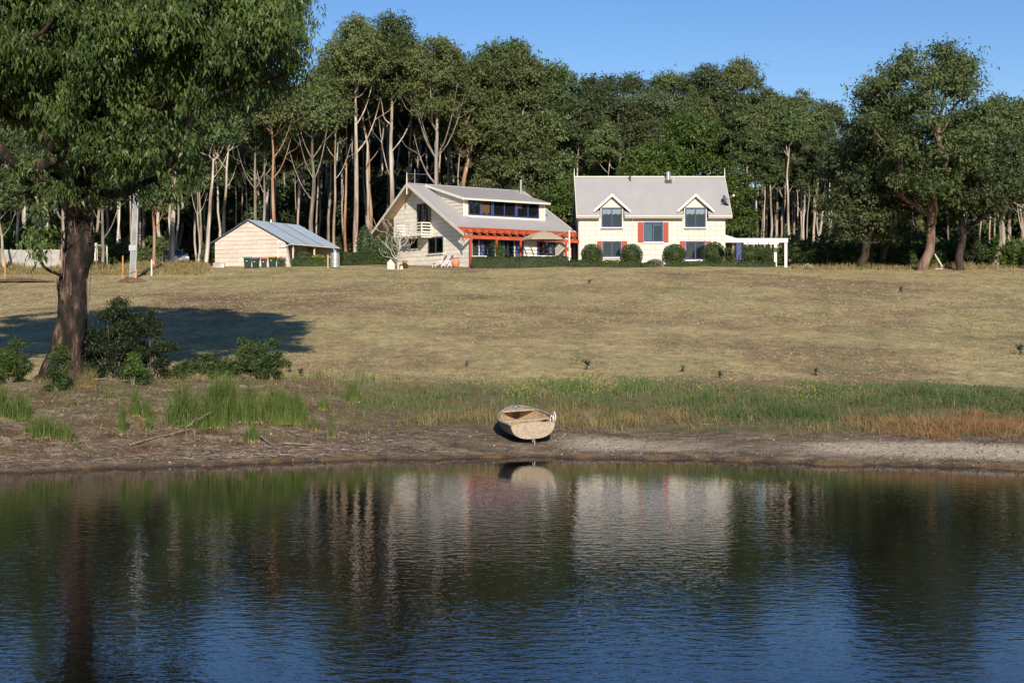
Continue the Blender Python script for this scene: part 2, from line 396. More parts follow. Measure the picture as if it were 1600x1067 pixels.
PROF = {
 'gum': lambda u: (math.sin(math.pi * min(1, .18 + .78 * u)) ** .8),
 'round': lambda u: math.sqrt(max(.02, 1 - (2 * u - .85) ** 2 / 1.4)),
 'dense': lambda u: math.sqrt(max(.03, 1 - u ** 2.2)),
 'flat': lambda u: (.45 + .55 * math.sin(math.pi * min(1, u * .8 + .1))),
}
def make_tree(name, seed, H, W, zb, tr, kind='gum', npuff=34, pr=None, per=330, leaf=(.42, .17), lm=None, bm_=None, lean=(0, 0), root=None, sides=7, wob=.25, tip=.03, extra=None, flare=1.25, pen=.35, trunk_top=.86, bare=0):
    rng = np.random.RandomState(seed)
    pr = pr or W * .34
    nt = 9; hs = np.linspace(0, H * trunk_top, nt); w = np.cumsum(rng.normal(size=(nt, 2)) * wob, 0); w[0] = 0
    trunk = [Vector((w[i, 0] + lean[0] * (hs[i] / H) ** 1.2, w[i, 1] + lean[1] * (hs[i] / H) ** 1.2, hs[i] - (.3 if i == 0 else 0))) for i in range(nt)]
    radii = [tr * (flare if i == 0 else 1) * (1 - .82 * (hs[i] / (H * .9)) ** 1.15) for i in range(nt)]
    radii = [max(r, tip * 1.2) for r in radii]
    trunk = [Vector((0, 0, -.3))] + [Vector((0, 0, .35))] + trunk[1:]; radii = [radii[0] * 1.1, tr] + radii[1:]
    cl = puff_cloud(rng, npuff, zb + pr * .5, H - pr * .55, W - pr * .6, PROF[kind], off=lean, minsep=pr * .75)
    if extra: cl += extra
    br = skeleton(rng, trunk, radii, cl, tip=tip, pen=pen, steep=.78 if kind == 'gum' else .6)
    root = root or thing(name, None, None)
    g = Geo(); g.tube(*smooth_pts(*br[0], 2), n=sides + 1, cap=False)
    g.build('trunk', bm_, root, smooth=True, fix=False)
    g = Geo()
    for p_, r_ in br[1:]:
        p2, r2 = smooth_pts(p_, r_, 2); g.tube(p2, r2, n=5 if max(r2) > .06 else 3, cap=False)
    g.build('branch', bm_, root, smooth=True, fix=False)
    if bare:
        for q in range(bare):
            a = rng.rand() * 6.28 if q else rng.choice([.3, 2.8]); a = a if abs(math.cos(a)) > .5 else a * .5; h0 = zb * rng.uniform(.62, .98); t0 = h0 / (H * trunk_top) * 8; i0 = int(t0); i0 = min(max(i0, 1), 7)
            p0 = trunk[i0 + 1] if i0 + 1 < len(trunk) else trunk[-1]; p0 = Vector((p0.x, p0.y, p0.z)); L = W * rng.uniform(.7, 1.1); r0 = tr * rng.uniform(.2, .38)
            pts = [p0, p0 + Vector((math.cos(a) * L * .35, math.sin(a) * L * .2, L * .45)), p0 + Vector((math.cos(a) * L * .65, math.sin(a) * L * .35, L * 1.15)), p0 + Vector((math.cos(a) * L * .85, math.sin(a) * L * .5, L * 1.9))]
            gg = Geo(); gg.tube(*smooth_pts(pts, [r0, r0 * .8, r0 * .55, r0 * .25], 3), n=6, cap=False)
            p1 = pts[2]; gg.tube([p1, p1 + Vector((math.cos(a) * L * .5, 0, L * .3)), p1 + Vector((math.cos(a) * L * .8, 0, L * .75))], [r0 * .4, r0 * .25, r0 * .1], 4, False)
            gg.build('branch', bm_, root, smooth=True, fix=False)
    C = np.array(cl); R = pr * (.75 + .6 * rng.rand(len(cl)))
    Q = leaf_quads(rng, C, R, per, leaf[0], leaf[1])
    link('crown', quads_mesh('crown', Q, lm), root)
    return root
M_leaf = {
 'mid': mat('gum_leaf_mid', (0.061, 0.099, 0.031), (0.116, 0.159, 0.057), .35, .55, spec=.35, trans=.22, island=.22, rnd=.28),
 'olive': mat('gum_leaf_olive', (0.078, 0.106, 0.033), (0.142, 0.171, 0.059), .35, .55, spec=.35, trans=.22, island=.22, rnd=.25),
 'dark': mat('gum_leaf_dark', (0.035, 0.053, 0.019), (0.071, 0.094, 0.033), .35, .55, spec=.35, trans=.15, island=.2, rnd=.2),
 'blue': mat('gum_leaf_blue_green', (0.053, 0.083, 0.038), (0.100, 0.136, 0.061), .35, .55, spec=.35, trans=.18, island=.22, rnd=.25),
 'bright': mat('leaf_bright', (.045, .085, .014), (.10, .155, .03), .5, .5, spec=.35, trans=.28, island=.3, rnd=.12),
 'near': mat('gum_leaf_near', (.058, .098, .024), (.125, .180, .048), .5, .45, spec=.38, trans=.36, island=.3),
 'hedge': mat('hedge_leaf', (.030, .058, .013), (.075, .115, .026), 1.2, .5, spec=.35, trans=.15, island=.3),
 'red': mat('leaf_reddish', (.12, .045, .022), (.18, .08, .035), .6, .6, trans=.2, island=.3),
}
B_pale = mat('bark_pale_streaked', (.24, .165, .105), (.52, .485, .43), 1.0, .85, .4, 9, stretch=(2.2, 2.2, .22), rnd=.15, contrast=.22, c3=(.62, .56, .48), coord='Object')
B_grey = mat('bark_grey', (.14, .115, .09), (.33, .295, .25), 1.4, .9, .5, 9, stretch=(2.2, 2.2, .25), rnd=.2, contrast=.25)
B_orange = mat('bark_orange', (.20, .095, .050), (.42, .29, .19), 1.2, .85, .4, 9, stretch=(2.2, 2.2, .25), rnd=.15, contrast=.25, c3=(.5, .42, .33))
B_dark = mat('bark_dark', (.025, .018, .014), (.07, .05, .04), 2, .9, .5, 9, stretch=(2, 2, .3), contrast=.3)
B_hero = mat('bark_big_tree_shade_mottled', (.012, .009, .007), (.050, .034, .027), 2.6, .95, 1.0, 7, stretch=(1.3, 1.3, .45), contrast=.14, c3=(.15, .095, .07), bdist=.09)  # dark brown bark; black patches paint in the crown's dappled shade
B_red = mat('bark_reddish', (.10, .058, .042), (.23, .155, .115), 1.5, .9, .6, 8, stretch=(1.8, 1.8, .3), contrast=.25, c3=(.34, .26, .20))
# ---- forest front rows: (px, D, top row, crown half width px, crown base row, trunk radius, kind, leaf, bark, lean m, label)
FRONT = [
 (556, 157, 28, 56, 150, .40, 'gum', 'olive', B_pale, 0, 'tallest straight cream-trunked gum standing just left of the A-frame house'),
 (606, 160, 26, 58, 165, .42, 'gum', 'mid', B_pale, .4, 'tall forked pale gum rising behind the left rake of the A-frame house'),
 (677, 157, 48, 56, 190, .42, 'gum', 'olive', B_grey, 0, 'gum with wide V-shaped bare limbs behind the ridge of the A-frame house'),
 (726, 163, 92, 54, 235, .36, 'round', 'olive', B_orange, 1.5, 'leaning orange-barked gum behind the long dormer roof'),
 (752, 168, 62, 66, 230, .36, 'round', 'mid', B_orange, 3.0, 'second leaning gum behind the dormer, its crown peaking above its neighbours'),
 (795, 164, 70, 58, 330, .3, 'dense', 'olive', B_grey, 2.0, 'leafy gum with foliage low to the flue of the A-frame house'),
 (838, 168, 100, 62, 345, .3, 'dense', 'mid', B_grey, 1.0, 'bushy gum closing the gap between the two houses on its left side'),
 (880, 176, 112, 50, 330, .3, 'dense', 'blue', B_grey, 0, 'blue-green gum standing directly behind the gap between the two houses'),
 (430, 150, 118, 44, 205, .30, 'gum', 'olive', B_orange, -.5, 'slender gum with an orange lower trunk behind the shed ridge'),
 (398, 153, 150, 34, 230, .26, 'gum', 'mid', B_grey, 0, 'grey twin gum behind the peak of the shed gable'),
 (405, 155, 170, 30, 240, .24, 'gum', 'mid', B_grey, 1.0, 'thinner grey gum close beside the one behind the shed peak'),
 (322, 143, 175, 44, 235, .30, 'gum', 'mid', B_pale, 1.6, 'pale leaning gum just left of the shed'),
 (310, 146, 240, 24, 300, .17, 'gum', 'mid', B_pale, -.6, 'thin crooked pale gum between the car and the shed'),
 (269, 147, 165, 40, 240, .40, 'gum', 'dark', B_pale, 0, 'thick pale double trunk right behind the parked car'),
 (240, 136, 240, 26, 330, .22, 'gum', 'mid', B_orange, .6, 'patchy peeling gum between the utility pole and the car'),
 (484, 154, 120, 50, 215, .36, 'gum', 'mid', B_grey, 0, 'grey gum with three steep forks behind the right end of the shed roof'),
 (524, 156, 120, 30, 200, .22, 'gum', 'olive', B_pale, 0, 'slim pale gum standing right behind the steel tank'),
 (541, 164, 90, 30, 180, .22, 'gum', 'mid', B_orange, 0, 'slim brown gum between the tank and the tallest gum'),
 (512, 166, 90, 34, 190, .24, 'gum', 'mid', B_grey, 0, 'slim grey gum behind the yellow post'),
 (160, 134, 215, 44, 330, .22, 'gum', 'dark', B_grey, 0, 'thin grey gum beside the white pipe frame'),
 (95, 138, 200, 48, 320, .24, 'gum', 'mid', B_grey, .5, 'grey gum rising behind the right end of the concrete fence'),
 (30, 140, 180, 50, 320, .22, 'gum', 'dark', B_pale, -.6, 'pale thin gum behind the left end of the concrete fence'),
 (62, 146, 190, 44, 310, .2, 'gum', 'dark', B_pale, .8, 'pale thin gum behind the middle of the concrete fence'),
 (6, 132, 190, 40, 330, .18, 'gum', 'mid', B_pale, -.5, 'pale stem at the left end of the concrete fence'),
 (350, 158, 150, 44, 220, .26, 'gum', 'dark', B_pale, 1.2, 'pale leaning gum seen over the left slope of the shed roof'),
 (582, 168, 60, 42, 160, .26, 'gum', 'mid', B_orange, 0, 'orange-brown gum between the two tallest pale gums'),
 (640, 170, 62, 44, 170, .28, 'gum', 'dark', B_grey, 0, 'grey gum between the forked pale gum and the V-limbed gum'),
 (700, 173, 76, 46, 190, .28, 'gum', 'dark', B_grey, 0, 'grey gum just right of the V-limbed gum'),
 (928, 186, 124, 52, 300, .3, 'round', 'dark', B_grey, 0, 'dark gum behind the left chimney end of the two-storey house'),
 (968, 194, 113, 56, 290, .32, 'round', 'dark', B_grey, 0, 'dark gum rising above the left dormer of the two-storey house'),
 (1012, 188, 138, 54, 290, .32, 'round', 'blue', B_pale, 0, 'grey-green gum with pale limbs above the metal flue'),
 (1050, 200, 112, 56, 280, .32, 'round', 'mid', B_pale, 0, 'gum with pale limbs behind the ridge between the two dormers'),
 (1100, 196, 97, 46, 260, .3, 'gum', 'mid', B_pale, 0, 'gum with a small high crown above the right dormer'),
 (1156, 190, 94, 42, 190, .3, 'gum', 'olive', B_pale, 0, 'highest open-crowned gum right of the two-storey house'),
 (1196, 182, 136, 32, 205, .25, 'gum', 'mid', B_pale, 0, 'straight white gum behind the left half of the white pergola'),
 (1215, 176, 150, 28, 210, .26, 'gum', 'olive', B_pale, .3, 'white gum behind the right post of the white pergola'),
 (1240, 184, 138, 36, 205, .27, 'gum', 'olive', B_pale, .8, 'white gum with a round tuft crown right of the white pergola'),
 (1262, 180, 165, 28, 220, .24, 'gum', 'mid', B_pale, 1.6, 'leaning white gum in the gap before the dark spreading tree'),
 (1294, 188, 162, 36, 225, .25, 'gum', 'mid', B_pale, 0, 'white gum half hidden by the dark spreading tree'),
 (1176, 175, 225, 18, 285, .2, 'gum', 'mid', B_pale, 0, 'short thin gum above the blue post'),
 (1225, 172, 240, 14, 285, .18, 'gum', 'mid', B_pale, .3, 'thin white stem just beyond the outer pergola posts'),
 (1253, 170, 250, 14, 300, .2, 'gum', 'dark', B_pale, .8, 'short leaning white stem right of the pergola'),
 (1166, 172, 150, 26, 215, .24, 'gum', 'mid', B_pale, 0, 'white gum nearest the right gable of the two-storey house'),
 (1187, 169, 165, 22, 225, .22, 'gum', 'olive', B_pale, -.4, 'slim white gum above the middle of the white pergola'),
 (1206, 171, 160, 20, 225, .22, 'gum', 'mid', B_pale, .2, 'slim white gum left of the inner pergola post'),
 (1234, 170, 165, 22, 225, .26, 'gum', 'mid', B_pale, 0, 'stout white gum just right of the outer pergola post'),
 (1249, 174, 170, 22, 230, .22, 'gum', 'olive', B_pale, .5, 'slim white gum second to the right of the pergola'),
 (1274, 172, 185, 24, 240, .24, 'gum', 'mid', B_pale, 1.2, 'leaning white gum against the dark spreading tree'),
 (1075, 168, 176, 74, 345, .35, 'dense', 'bright', B_grey, 0, 'big rounded bright green tree behind the flue of the two-storey house'),
 (1004, 166, 232, 62, 350, .3, 'dense', 'bright', B_grey, 0, 'low rounded green tree showing above the left half of the ridge'),
 (930, 168, 262, 44, 370, .25, 'dense', 'bright', B_grey, 0, 'low bright green tree at the left end of the ridge'),
 (878, 160, 285, 34, 400, .22, 'dense', 'bright', B_grey, 0, 'bright green shrubby tree filling the gap between the houses'),
 (1148, 158, 262, 40, 385, .22, 'dense', 'bright', B_grey, 0, 'bright green tree touching the right gable of the two-storey house'),
 (915, 180, 220, 34, 300, .2, 'round', 'red', B_grey, 0, 'rust-leaved tree among the green crowns between the houses'),
 (1441, 131, 72, 132, 330, .46, 'round', 'mid', B_red, .5, 'large spreading gum with a thick red-brown trunk at the edge of the lawn'),
 (1345, 135, 185, 84, 390, .42, 'flat', 'dark', B_dark, 1.0, 'dark low-spreading tree left of the large red-trunked gum'),
 (1378, 139, 150, 62, 370, .34, 'flat', 'dark', B_dark, 1.0, 'very dark tree pressed between the low-spreading tree and the large gum'),
 (1500, 133, 200, 90, 345, .40, 'round', 'dark', B_dark, 1.6, 'dark tree with a leaning reddish trunk right of the large gum'),
 (1555, 138, 150, 86, 330, .38, 'round', 'mid', B_grey, 1.0, 'broad grey-green gum beyond the leaning reddish trunk'),
 (1610, 136, 165, 70, 320, .36, 'round', 'olive', B_grey, 0, 'gum cut by the right edge of the view'),
 (1578, 160, 200, 34, 330, .3, 'gum', 'mid', B_pale, 0, 'white trunk between two dark trees near the right edge'),
 (1598, 158, 200, 34, 330, .32, 'gum', 'mid', B_pale, 0, 'thick white trunk at the right edge of the view'),
]
for k, (px, D, ty, hw, by, tr, kind, lf_, bk, lean, lab) in enumerate(FRONT):
    b = at(px, D); H = CZ + (HY - ty) / F * D - b.z; W = hw / F * D; tr *= .78 if kind == 'gum' else 1; zb = CZ + (HY - by) / F * D - b.z
    big = px in (1440,)
    pr = min(W * .40, 1.75) if kind != 'dense' else min(W * .40, 1.9)
    vol = W * W * (H - zb)
    npf = int(np.clip(vol / (pr ** 3) * .75, 16, 60 if not big else 120))
    if big: pr = 1.35
    per = 520 * (pr / 1.5) ** 2 * (1.0 if kind == 'gum' else 1.1)
    t = make_tree('gum_tree' if kind != 'dense' else 'green_tree', 100 + k, H, W, zb, tr, kind, npf, pr, per, (.31, .15) if kind != 'dense' else (.31, .18), M_leaf[lf_], bk, (lean, 0), wob=.04 if big else .10 if kind == 'gum' else .28,
                  trunk_top=.9 if kind == 'gum' else .7, bare=(5 if px in (677, 484) else 2) if kind == 'gum' else 0)
    t.location = b; t.rotation_euler.z = 0; tag(t, lab, 'tree', 'trees at the forest edge')
# ---- deep forest: copies of eight trees
protos = []
for k in range(8):
    H = 26; W = 3.4 + .35 * (k % 4); p = make_tree('forest_gum', 300 + k, H, W, 18 - (k % 3) * 1.5, .21, ['gum', 'round'][k % 2], 24, 1.4, 380, (.42, .2), M_leaf[['mid', 'dark', 'olive', 'dark'][k % 4]], [B_pale, B_grey, B_pale, B_pale][k % 4], ((k - 4) * .3, 0), wob=.2)
    protos.append(p)
rng = np.random.RandomState(11)
cands = []
SKX = [-600, 0, 290, 340, 460, 480, 520, 560, 620, 690, 740, 780, 830, 870, 910, 970, 1040, 1100, 1150, 1190, 1240, 1290, 1400, 1600, 2200]
SKY = [60, 60, 62, 150, 150, 100, 75, 45, 45, 65, 85, 85, 118, 130, 140, 130, 135, 120, 125, 165, 175, 195, 210, 210, 150]
for row, D0 in enumerate([166, 174, 183, 193, 204, 216, 230, 246]):
    step = 3.2 + row * .25; X = -D0 * .50
    while X < D0 * .50:
        x = X + rng.uniform(-1.2, 1.2); D = D0 + rng.uniform(-4, 4); X += step * rng.uniform(.8, 1.25)
        px = 800 + x / D * F
        if D < 172 and 560 < px < 1180 and rng.rand() < .5: continue
        if 1160 < px < 1330 and row > 3 and rng.rand() < .55: continue
        if rng.rand() < (.22 if row < 5 else .45): continue
        cands.append((x, D, px))
first = [True] * 8; cnt = 0
for x, D, px in cands:
    k = rng.randint(8); zg = gz(x, D)
    topz = CZ + (HY - (np.interp(px, SKX, SKY) + rng.uniform(0, 62))) / F * D
    sc = (topz - zg) / 26.0
    if sc < .25: continue
    if px < -50 or px > 1650: lab = 'gum outside the edge of the view continuing the forest'
    elif px < 560: lab = 'pale-stemmed gum standing deep in the forest behind the shed and fence'
    elif px < 900: lab = 'gum standing deep in the forest behind the A-frame house'
    elif px < 1150: lab = 'gum standing deep in the forest behind the two-storey house'
    else: lab = 'gum standing deep in the forest behind the white pergola and lawn edge'
    loc = (x, D, zg - .1); w = sc * rng.uniform(.65, 1.2) if sc < 1.3 else sc * .85
    if first[k]:
        o = protos[k]; first[k] = False; o.location = loc; o.rotation_euler = (0, 0, rng.rand() * 6.28); o.scale = (w, w, sc)
        tag(o, lab, 'tree', lab.replace('gum ', 'gums ', 1))
    else: dup(protos[k], loc, rng.rand() * 6.28, (w, w, sc), lab, lab.replace('gum ', 'gums ', 1))
    for o in ():
        pass
    cnt += 1
for o in [o for o in COL.objects if o.name.startswith('forest_gum')]: o['category'] = 'tree'
rw = np.random.RandomState(55); N = 120000
x = rw.uniform(-210, 210, N); y = 262 + 30 * rw.rand(N) + np.abs(x) * .05; hh = np.where(x < 2, 30, np.where(x < 34, 23, 14)) + 3 * np.sin(x * .12) + 2.5 * np.sin(x * .37 + 1) + 1.5 * np.sin(x * 1.1)
P_ = np.stack([x, y, gz(x, y) + rw.rand(N) * hh], 1); ax = rw.normal(size=(N, 3)); ax /= np.linalg.norm(ax, axis=1)[:, None]; sd = np.cross(ax, rw.normal(size=(N, 3)) + [0, -1, 0]); sd /= np.linalg.norm(sd, axis=1)[:, None]
Q = np.stack([P_ + sd * .75, P_ - sd * .75, P_ + ax * 2.1], 1)
tag(link('far_wood', quads_mesh('far_wood', Q, M_leaf['dark'])), 'dark mass of far trees closing the forest at the back', 'forest', None, 'stuff')
# ---- undergrowth
def make_bush(name, seed, h, w, per, leaf, lm, n=14, stem=True, flat=.9, pr=None):
    rng = np.random.RandomState(seed); r = thing(name, None, None); pr = pr or min(h, w) * .33
    cl = puff_cloud(rng, n, pr * .3, h - pr * .5, w - pr * .5, PROF['dense'], minsep=pr * .5)
    if stem:
        g = Geo()
        for c in cl: g.tube([(c[0] * .08, c[1] * .08, -.15), (c[0] * .5, c[1] * .5, c[2] * .55), c], [.010 * h + .004, .006 * h, .004], 4, False)
        g.build('stem', B_grey, r, fix=False)
    cl += [(w * 1.02 * math.cos(t), w * .8 * math.sin(t), h * rng.uniform(.35, .98)) for t in rng.rand(max(2, n // 5)) * 6.28] + [(rng.normal() * w * .3, 0, h * 1.06)]
    Q = leaf_quads(rng, np.array(cl), pr * (.45 + .75 * rng.rand(len(cl))), per, leaf[0], leaf[1], flat, droop=.05, sr=leaf[0] * .75)
    link('foliage', quads_mesh('foliage', Q, lm), r); return r
bprot = [make_bush('forest_shrub', 500 + k, 2.6, 2.0, 170, (.30, .14), M_leaf[['dark', 'mid', 'bright', 'olive'][k]], 14) for k in range(4)]
rng = np.random.RandomState(21); used = [False] * 4
specs = []
for i in range(150):
    px = rng.uniform(-250, 1850); D = rng.uniform(157, 205); specs.append((px, D, rng.uniform(.4, 1.15)))
for i in range(120): specs.append((rng.uniform(-350, 1950), rng.uniform(196, 250), rng.uniform(2.2, 4.2)))
for i in range(46):
    px = 1235 + i * 9 + rng.uniform(-5, 5); specs.append((px, rng.uniform(138, 150), rng.uniform(.45, 1.0)))
for i in range(26): specs.append((rng.uniform(150, 335), rng.uniform(136, 156), rng.uniform(.3, .75)))
for i in range(10): specs.append((rng.uniform(-20, 150), rng.uniform(140, 150), rng.uniform(.6, 1.6)))
for px, D, s in specs:
    p = at(px, D)
    if 238 < px < 318 and D < 158: continue
    if 900 < px < 1150 and D < 158: continue
    if 560 < px < 900 and D < 168: continue
    if 1150 < px < 1330 and 152 < D < 196 and rng.rand() < .6: continue
    if px > 1235 and D < 152: lab = 'green shrub in the low thicket along the right lawn edge'; k = [1, 2, 2, 0][rng.randint(4)]
    elif px < 335 and D < 154: lab = 'scrubby bush around the car and concrete fence'; k = rng.randint(4)
    else: lab = 'undergrowth bush in the shade ' + ('outside the edge of the view' if px < -20 or px > 1620 else 'between the trunks behind the shed and fence' if px < 600 else 'between the trunks behind the two houses' if px < 1150 else 'between the white trunks behind the pergola'); k = [0, 1, 3][rng.randint(3)]
    gl = {'g': 'shrubs in the thicket along the right lawn edge', 's': 'scrub around the car and fence', 'u': lab.replace('bush', 'bushes')}[lab[0]]
    if not used[k]:
        o = bprot[k]; used[k] = True; o.location = p; o.scale = (s, s, s); tag(o, lab, 'bush', gl)
    else: o = dup(bprot[k], p, rng.rand() * 6.28, s, lab, gl); o['category'] = 'bush'
# ------------------------------------------------------------------ big tree at the water, left
rng = np.random.RandomState(77)
DT = 45.0
def pz(px, py, D): return Vector(((px - 800) / F * D, D, CZ + (HY - py) / F * D))
base = at(97, DT)
big = thing('big_gum_tree', 'huge dark-barked gum leaning over the left bank of the pond', 'tree', base)
tp = [pz(92, 612, DT), pz(96, 590, DT), pz(103, 550, DT), pz(108, 500, DT), pz(116, 440, DT), pz(122, 390, DT), pz(125, 340, DT + .2), pz(128, 300, DT + .3), pz(140, 240, DT + .6), pz(152, 190, DT + .8), pz(160, 130, DT + 1.0), pz(163, 60, DT + 1.2), pz(172, -40, DT + 1.4), pz(180, -170, DT + 1.5)]
trd = [.84, .60, .49, .46, .42, .41, .385, .35, .33, .29, .25, .20, .15, .10]
tp = [p - base for p in tp]
for k_, (ox, oy) in {3: (.10, 0), 4: (-.06, .05), 5: (.10, 0), 6: (-.05, 0), 7: (.05, 0), 8: (-.12, .1), 9: (.1, 0)}.items(): tp[k_] = tp[k_] + Vector((ox, oy, 0))
low_x = [-150, 0, 40, 60, 130, 230, 285, 300, 330, 400, 450, 495]
low_y = [230, 205, 232, 290, 300, 288, 262, 222, 178, 160, 135, 100]
puffs = []; rad = []
tries = 0
while len(puffs) < 560 and tries < 40000:
    tries += 1
    px = rng.uniform(-230, 470); py = rng.uniform(-330, 275)
    ly = np.interp(px, low_x, low_y)
    if py > ly - 22: continue
    # right outline narrows with height
    if px > np.interp(py, [-330, -200, -60, 0, 60, 110, 160, 275], [250, 390, 450, 462, 480, 476, 425, 300]): continue
    if px < np.interp(py, [-330, -100, 275], [-60, -230, -230]): continue
    # windows onto the limbs and the forest
    if (px - 152) ** 2 / 26 ** 2 + (py - 150) ** 2 / 52 ** 2 < 1 and True:
        dlo = .8
    else: dlo = -5.2
    if px < 70 and 178 < py < 262: continue
    dep = DT + (rng.uniform(dlo, 6.0) if True else 0)
    r = rng.uniform(.65, 1.05)
    if py > 100: dep = DT + rng.uniform(max(dlo, -3.8), 3.0); r = rng.uniform(.5, .85)
    p = pz(px, py, dep) - base
    if any((p - q).length < .60 for q in puffs): continue
    puffs.append(p); rad.append(r * 1.12)
# hanging sprays right of the pole and near the fence
for px, py, dd in [(262, 262, -1.5), (285, 285, -1.6), (268, 300, -1.6), (300, 262, -1), (60, 262, -1.8), (80, 300, -2), (60, 330, -2.2), (90, 285, -1), (30, 262, -2), (45, 372, -2.4), (60, 395, -2.4), (215, 290, -1.4), (190, 300, -1), (150, 300, -1.2), (110, 300, -1.2)]:
    puffs.append(pz(px, py, DT + dd) - base); rad.append(.42)
# left limbs that come in from outside the view
tp2 = tp
br = skeleton(rng, tp2, trd, [tuple(p) for p in puffs], tip=.016, wob=.14, pen=.28, expo=2.25)
g = Geo(); p_, r_ = smooth_pts(*br[0], 4)
ns = 26; k0 = len(g.v)
g.tube(p_, r_, ns, False)
vv = np.array(g.v)
for i in range(len(p_)):                    # ridged, buttressed bole
    c = np.array(p_[i]); zz = c[2]
    for j in range(ns):
        t = 2 * math.pi * j / ns; q = i * ns + j
        a = .045 * math.sin(3 * t + zz * .8) + .05 * math.sin(7 * t + zz * 1.7) + .03 * math.sin(11 * t - zz * 3.1) + rng.normal() * .02
        if zz < 1.2: a += (.22 * max(0, math.sin(4 * t + 1)) + .1) * (1.2 - zz) / 1.4
        vv[q] = c + (vv[q] - c) * (1 + a)
g.v = [tuple(v) for v in vv]
g.build('trunk', B_hero, big, smooth=True, fix=False)
g = Geo()
for p_, r_ in br[1:]:
    p2, r2 = smooth_pts(p_, r_, 2); g.tube(p2, r2, 8 if max(r2) > .1 else 4, False)
g.build('branch', B_hero, big, smooth=True, fix=False)
C = np.array([tuple(p) for p in puffs]); R = np.array(rad)
Q = leaf_quads(rng, C, R, 860, .18, .058, .95, droop=1.1, shell=.0, up_bias=.15, spray=12, sr=.10, hang=True)
link('crown', quads_mesh('crown', Q, M_leaf['near']), big)
g = Geo()    # hanging strips of bark
for i in range(26):
    a = rng.rand() * 6.28; h = rng.uniform(3.2, 7.4); c = np.interp(h, [q.z for q in tp], [q.x for q in tp]); cy = np.interp(h, [q.z for q in tp], [q.y for q in tp]); r = .56
    x, y = c + r * math.cos(a), cy + r * math.sin(a); L = rng.uniform(.4, 1.1); w = rng.uniform(.015, .04)
    dx, dy = rng.uniform(-.1, .12), rng.uniform(-.1, .05)
    g.add([(x, y, h), (x + w, y, h), (x + w + dx, y + dy, h - L), (x + dx, y + dy, h - L)], [(0, 1, 2, 3)])
g.build('bark_strip', B_red, big, fix=False)['kind'] = 'stuff'
# ------------------------------------------------------------------ shrubs near the water
def shrub(px, py_base, D, h, w, lm, label, n=14, per=300, leaf=(.085, .030), group=None, name='shrub', seed=None, flat=.9):
    p = at(px, D); o = make_bush(name, seed or int(px), h, w, int(per * 1.3), leaf, lm, n, True, flat); o.location = p
    return tag(o, label, 'shrub', group)
M_lb = mat('shrub_leaf_glossy', (.030, .055, .016), (.075, .115, .032), 2, .55, spec=.3, trans=.18, island=.35)
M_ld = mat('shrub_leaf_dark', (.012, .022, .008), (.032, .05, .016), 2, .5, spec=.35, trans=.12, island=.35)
shrub(176, 600, 46.0, 2.35, 1.05, M_ld, 'tall dark shrub directly right of the huge gum trunk', 34, 420)
shrub(236, 600, 45.8, 2.15, .62, M_ld, 'narrower dark shrub on the right side of the tall dark shrub', 20, 380)
shrub(205, 600, 46.9, 2.2, .9, M_ld, 'dark shrub filling the gap behind the tall and the narrow dark shrubs', 26, 380)
shrub(395, 600, 45.2, 1.15, .72, M_lb, 'leafy green shrub with arching twigs above the rush clumps', 24, 330)
shrub(425, 600, 44.6, .7, .4, M_lb, 'lower outgrowth right of the arching leafy shrub', 12, 240)
shrub(305, 600, 45.8, .62, .8, M_lb, 'low scrubby shrub between the dark shrub and the arching one', 18, 200)
shrub(350, 600, 45.6, .5, .5, M_lb, 'low green shrub beside the arching leafy shrub', 12, 200)
shrub(12, 600, 44.5, 1.2, .75, M_lb, 'rounded green shrub cut by the left edge of the view', 24, 330)
shrub(98, 640, 41.6, 1.0, .28, M_lb, 'upright sapling shrub in front of the huge gum', 16, 130)
shrub(88, 660, 40.8, .6, .25, M_lb, 'small leafy plant at the foot of the upright sapling', 9, 120)
shrub(208, 640, 42.0, .75, .3, M_leaf['bright'], 'pale green feathery shrub below the tall dark shrub', 12, 160)
shrub(6, 640, 42.0, .8, .5, M_leaf['bright'], 'yellow-green bush above the leftmost rushes', 14, 240)
M_th = mat('thistle_leaf', (.03, .055, .03), (.07, .10, .055), 6, .6, island=.3, trans=.15)
def thistle(px, D, h, label, seed):
    rg = np.random.RandomState(seed); p = at(px, D); o = thing('thistle_plant', label, 'plant', p, 0, 'green weeds standing on the dry lawn')
    q = []
    for i in range(26):
        a = rg.rand() * 6.28; r = rg.uniform(.1, .5) * h * 1.3; z = rg.uniform(.05, 1) * h
        b = np.array([0, 0, z * .5]); e = np.array([r * math.cos(a), r * math.sin(a), z]); s = np.cross(e - b, [0, 0, 1]); s = s / np.linalg.norm(s) * .06 * h * 1.4
        q.append([b, (b + e) / 2 + s, e, (b + e) / 2 - s])
    link('leaf', quads_mesh('leaf', np.array(q), M_th), o)['kind'] = 'stuff'
    g = Geo(); g.tube([(0, 0, -.05), (.02, 0, h * .9)], [.02, .008], 5); g.build('stem', M_th, o, fix=False)
for a in [(917, 50.5, .42, 'dark green thistle on the dry lawn straight behind the boat'), (729, 52, .25, 'small thistle on the dry lawn left of the boat'), (1067, 49.5, .28, 'low thistle above the flowering grass, right of the boat'),
          (1275, 49, .32, 'dark bushy thistle at the top of the green reeds on the right'), (1594, 56, .5, 'thistle at the right edge of the view'), (921, 112, .5, 'lone weed high on the lawn below the two-storey house'),
          (1408, 100, .5, 'lone weed on the lawn below the large red-trunked gum'), (470, 47.5, .35, 'grey-green weed right of the arching shrub'), (452, 49.5, .45, 'slim weed standing above the arching shrub'), (428, 58, .35, 'weed at the tip of the tree shadow'), (1125, 47.2, .3, 'weed among the yellow flowers on the right')]:
    thistle(a[0], a[1], a[2], a[3], int(a[0]))
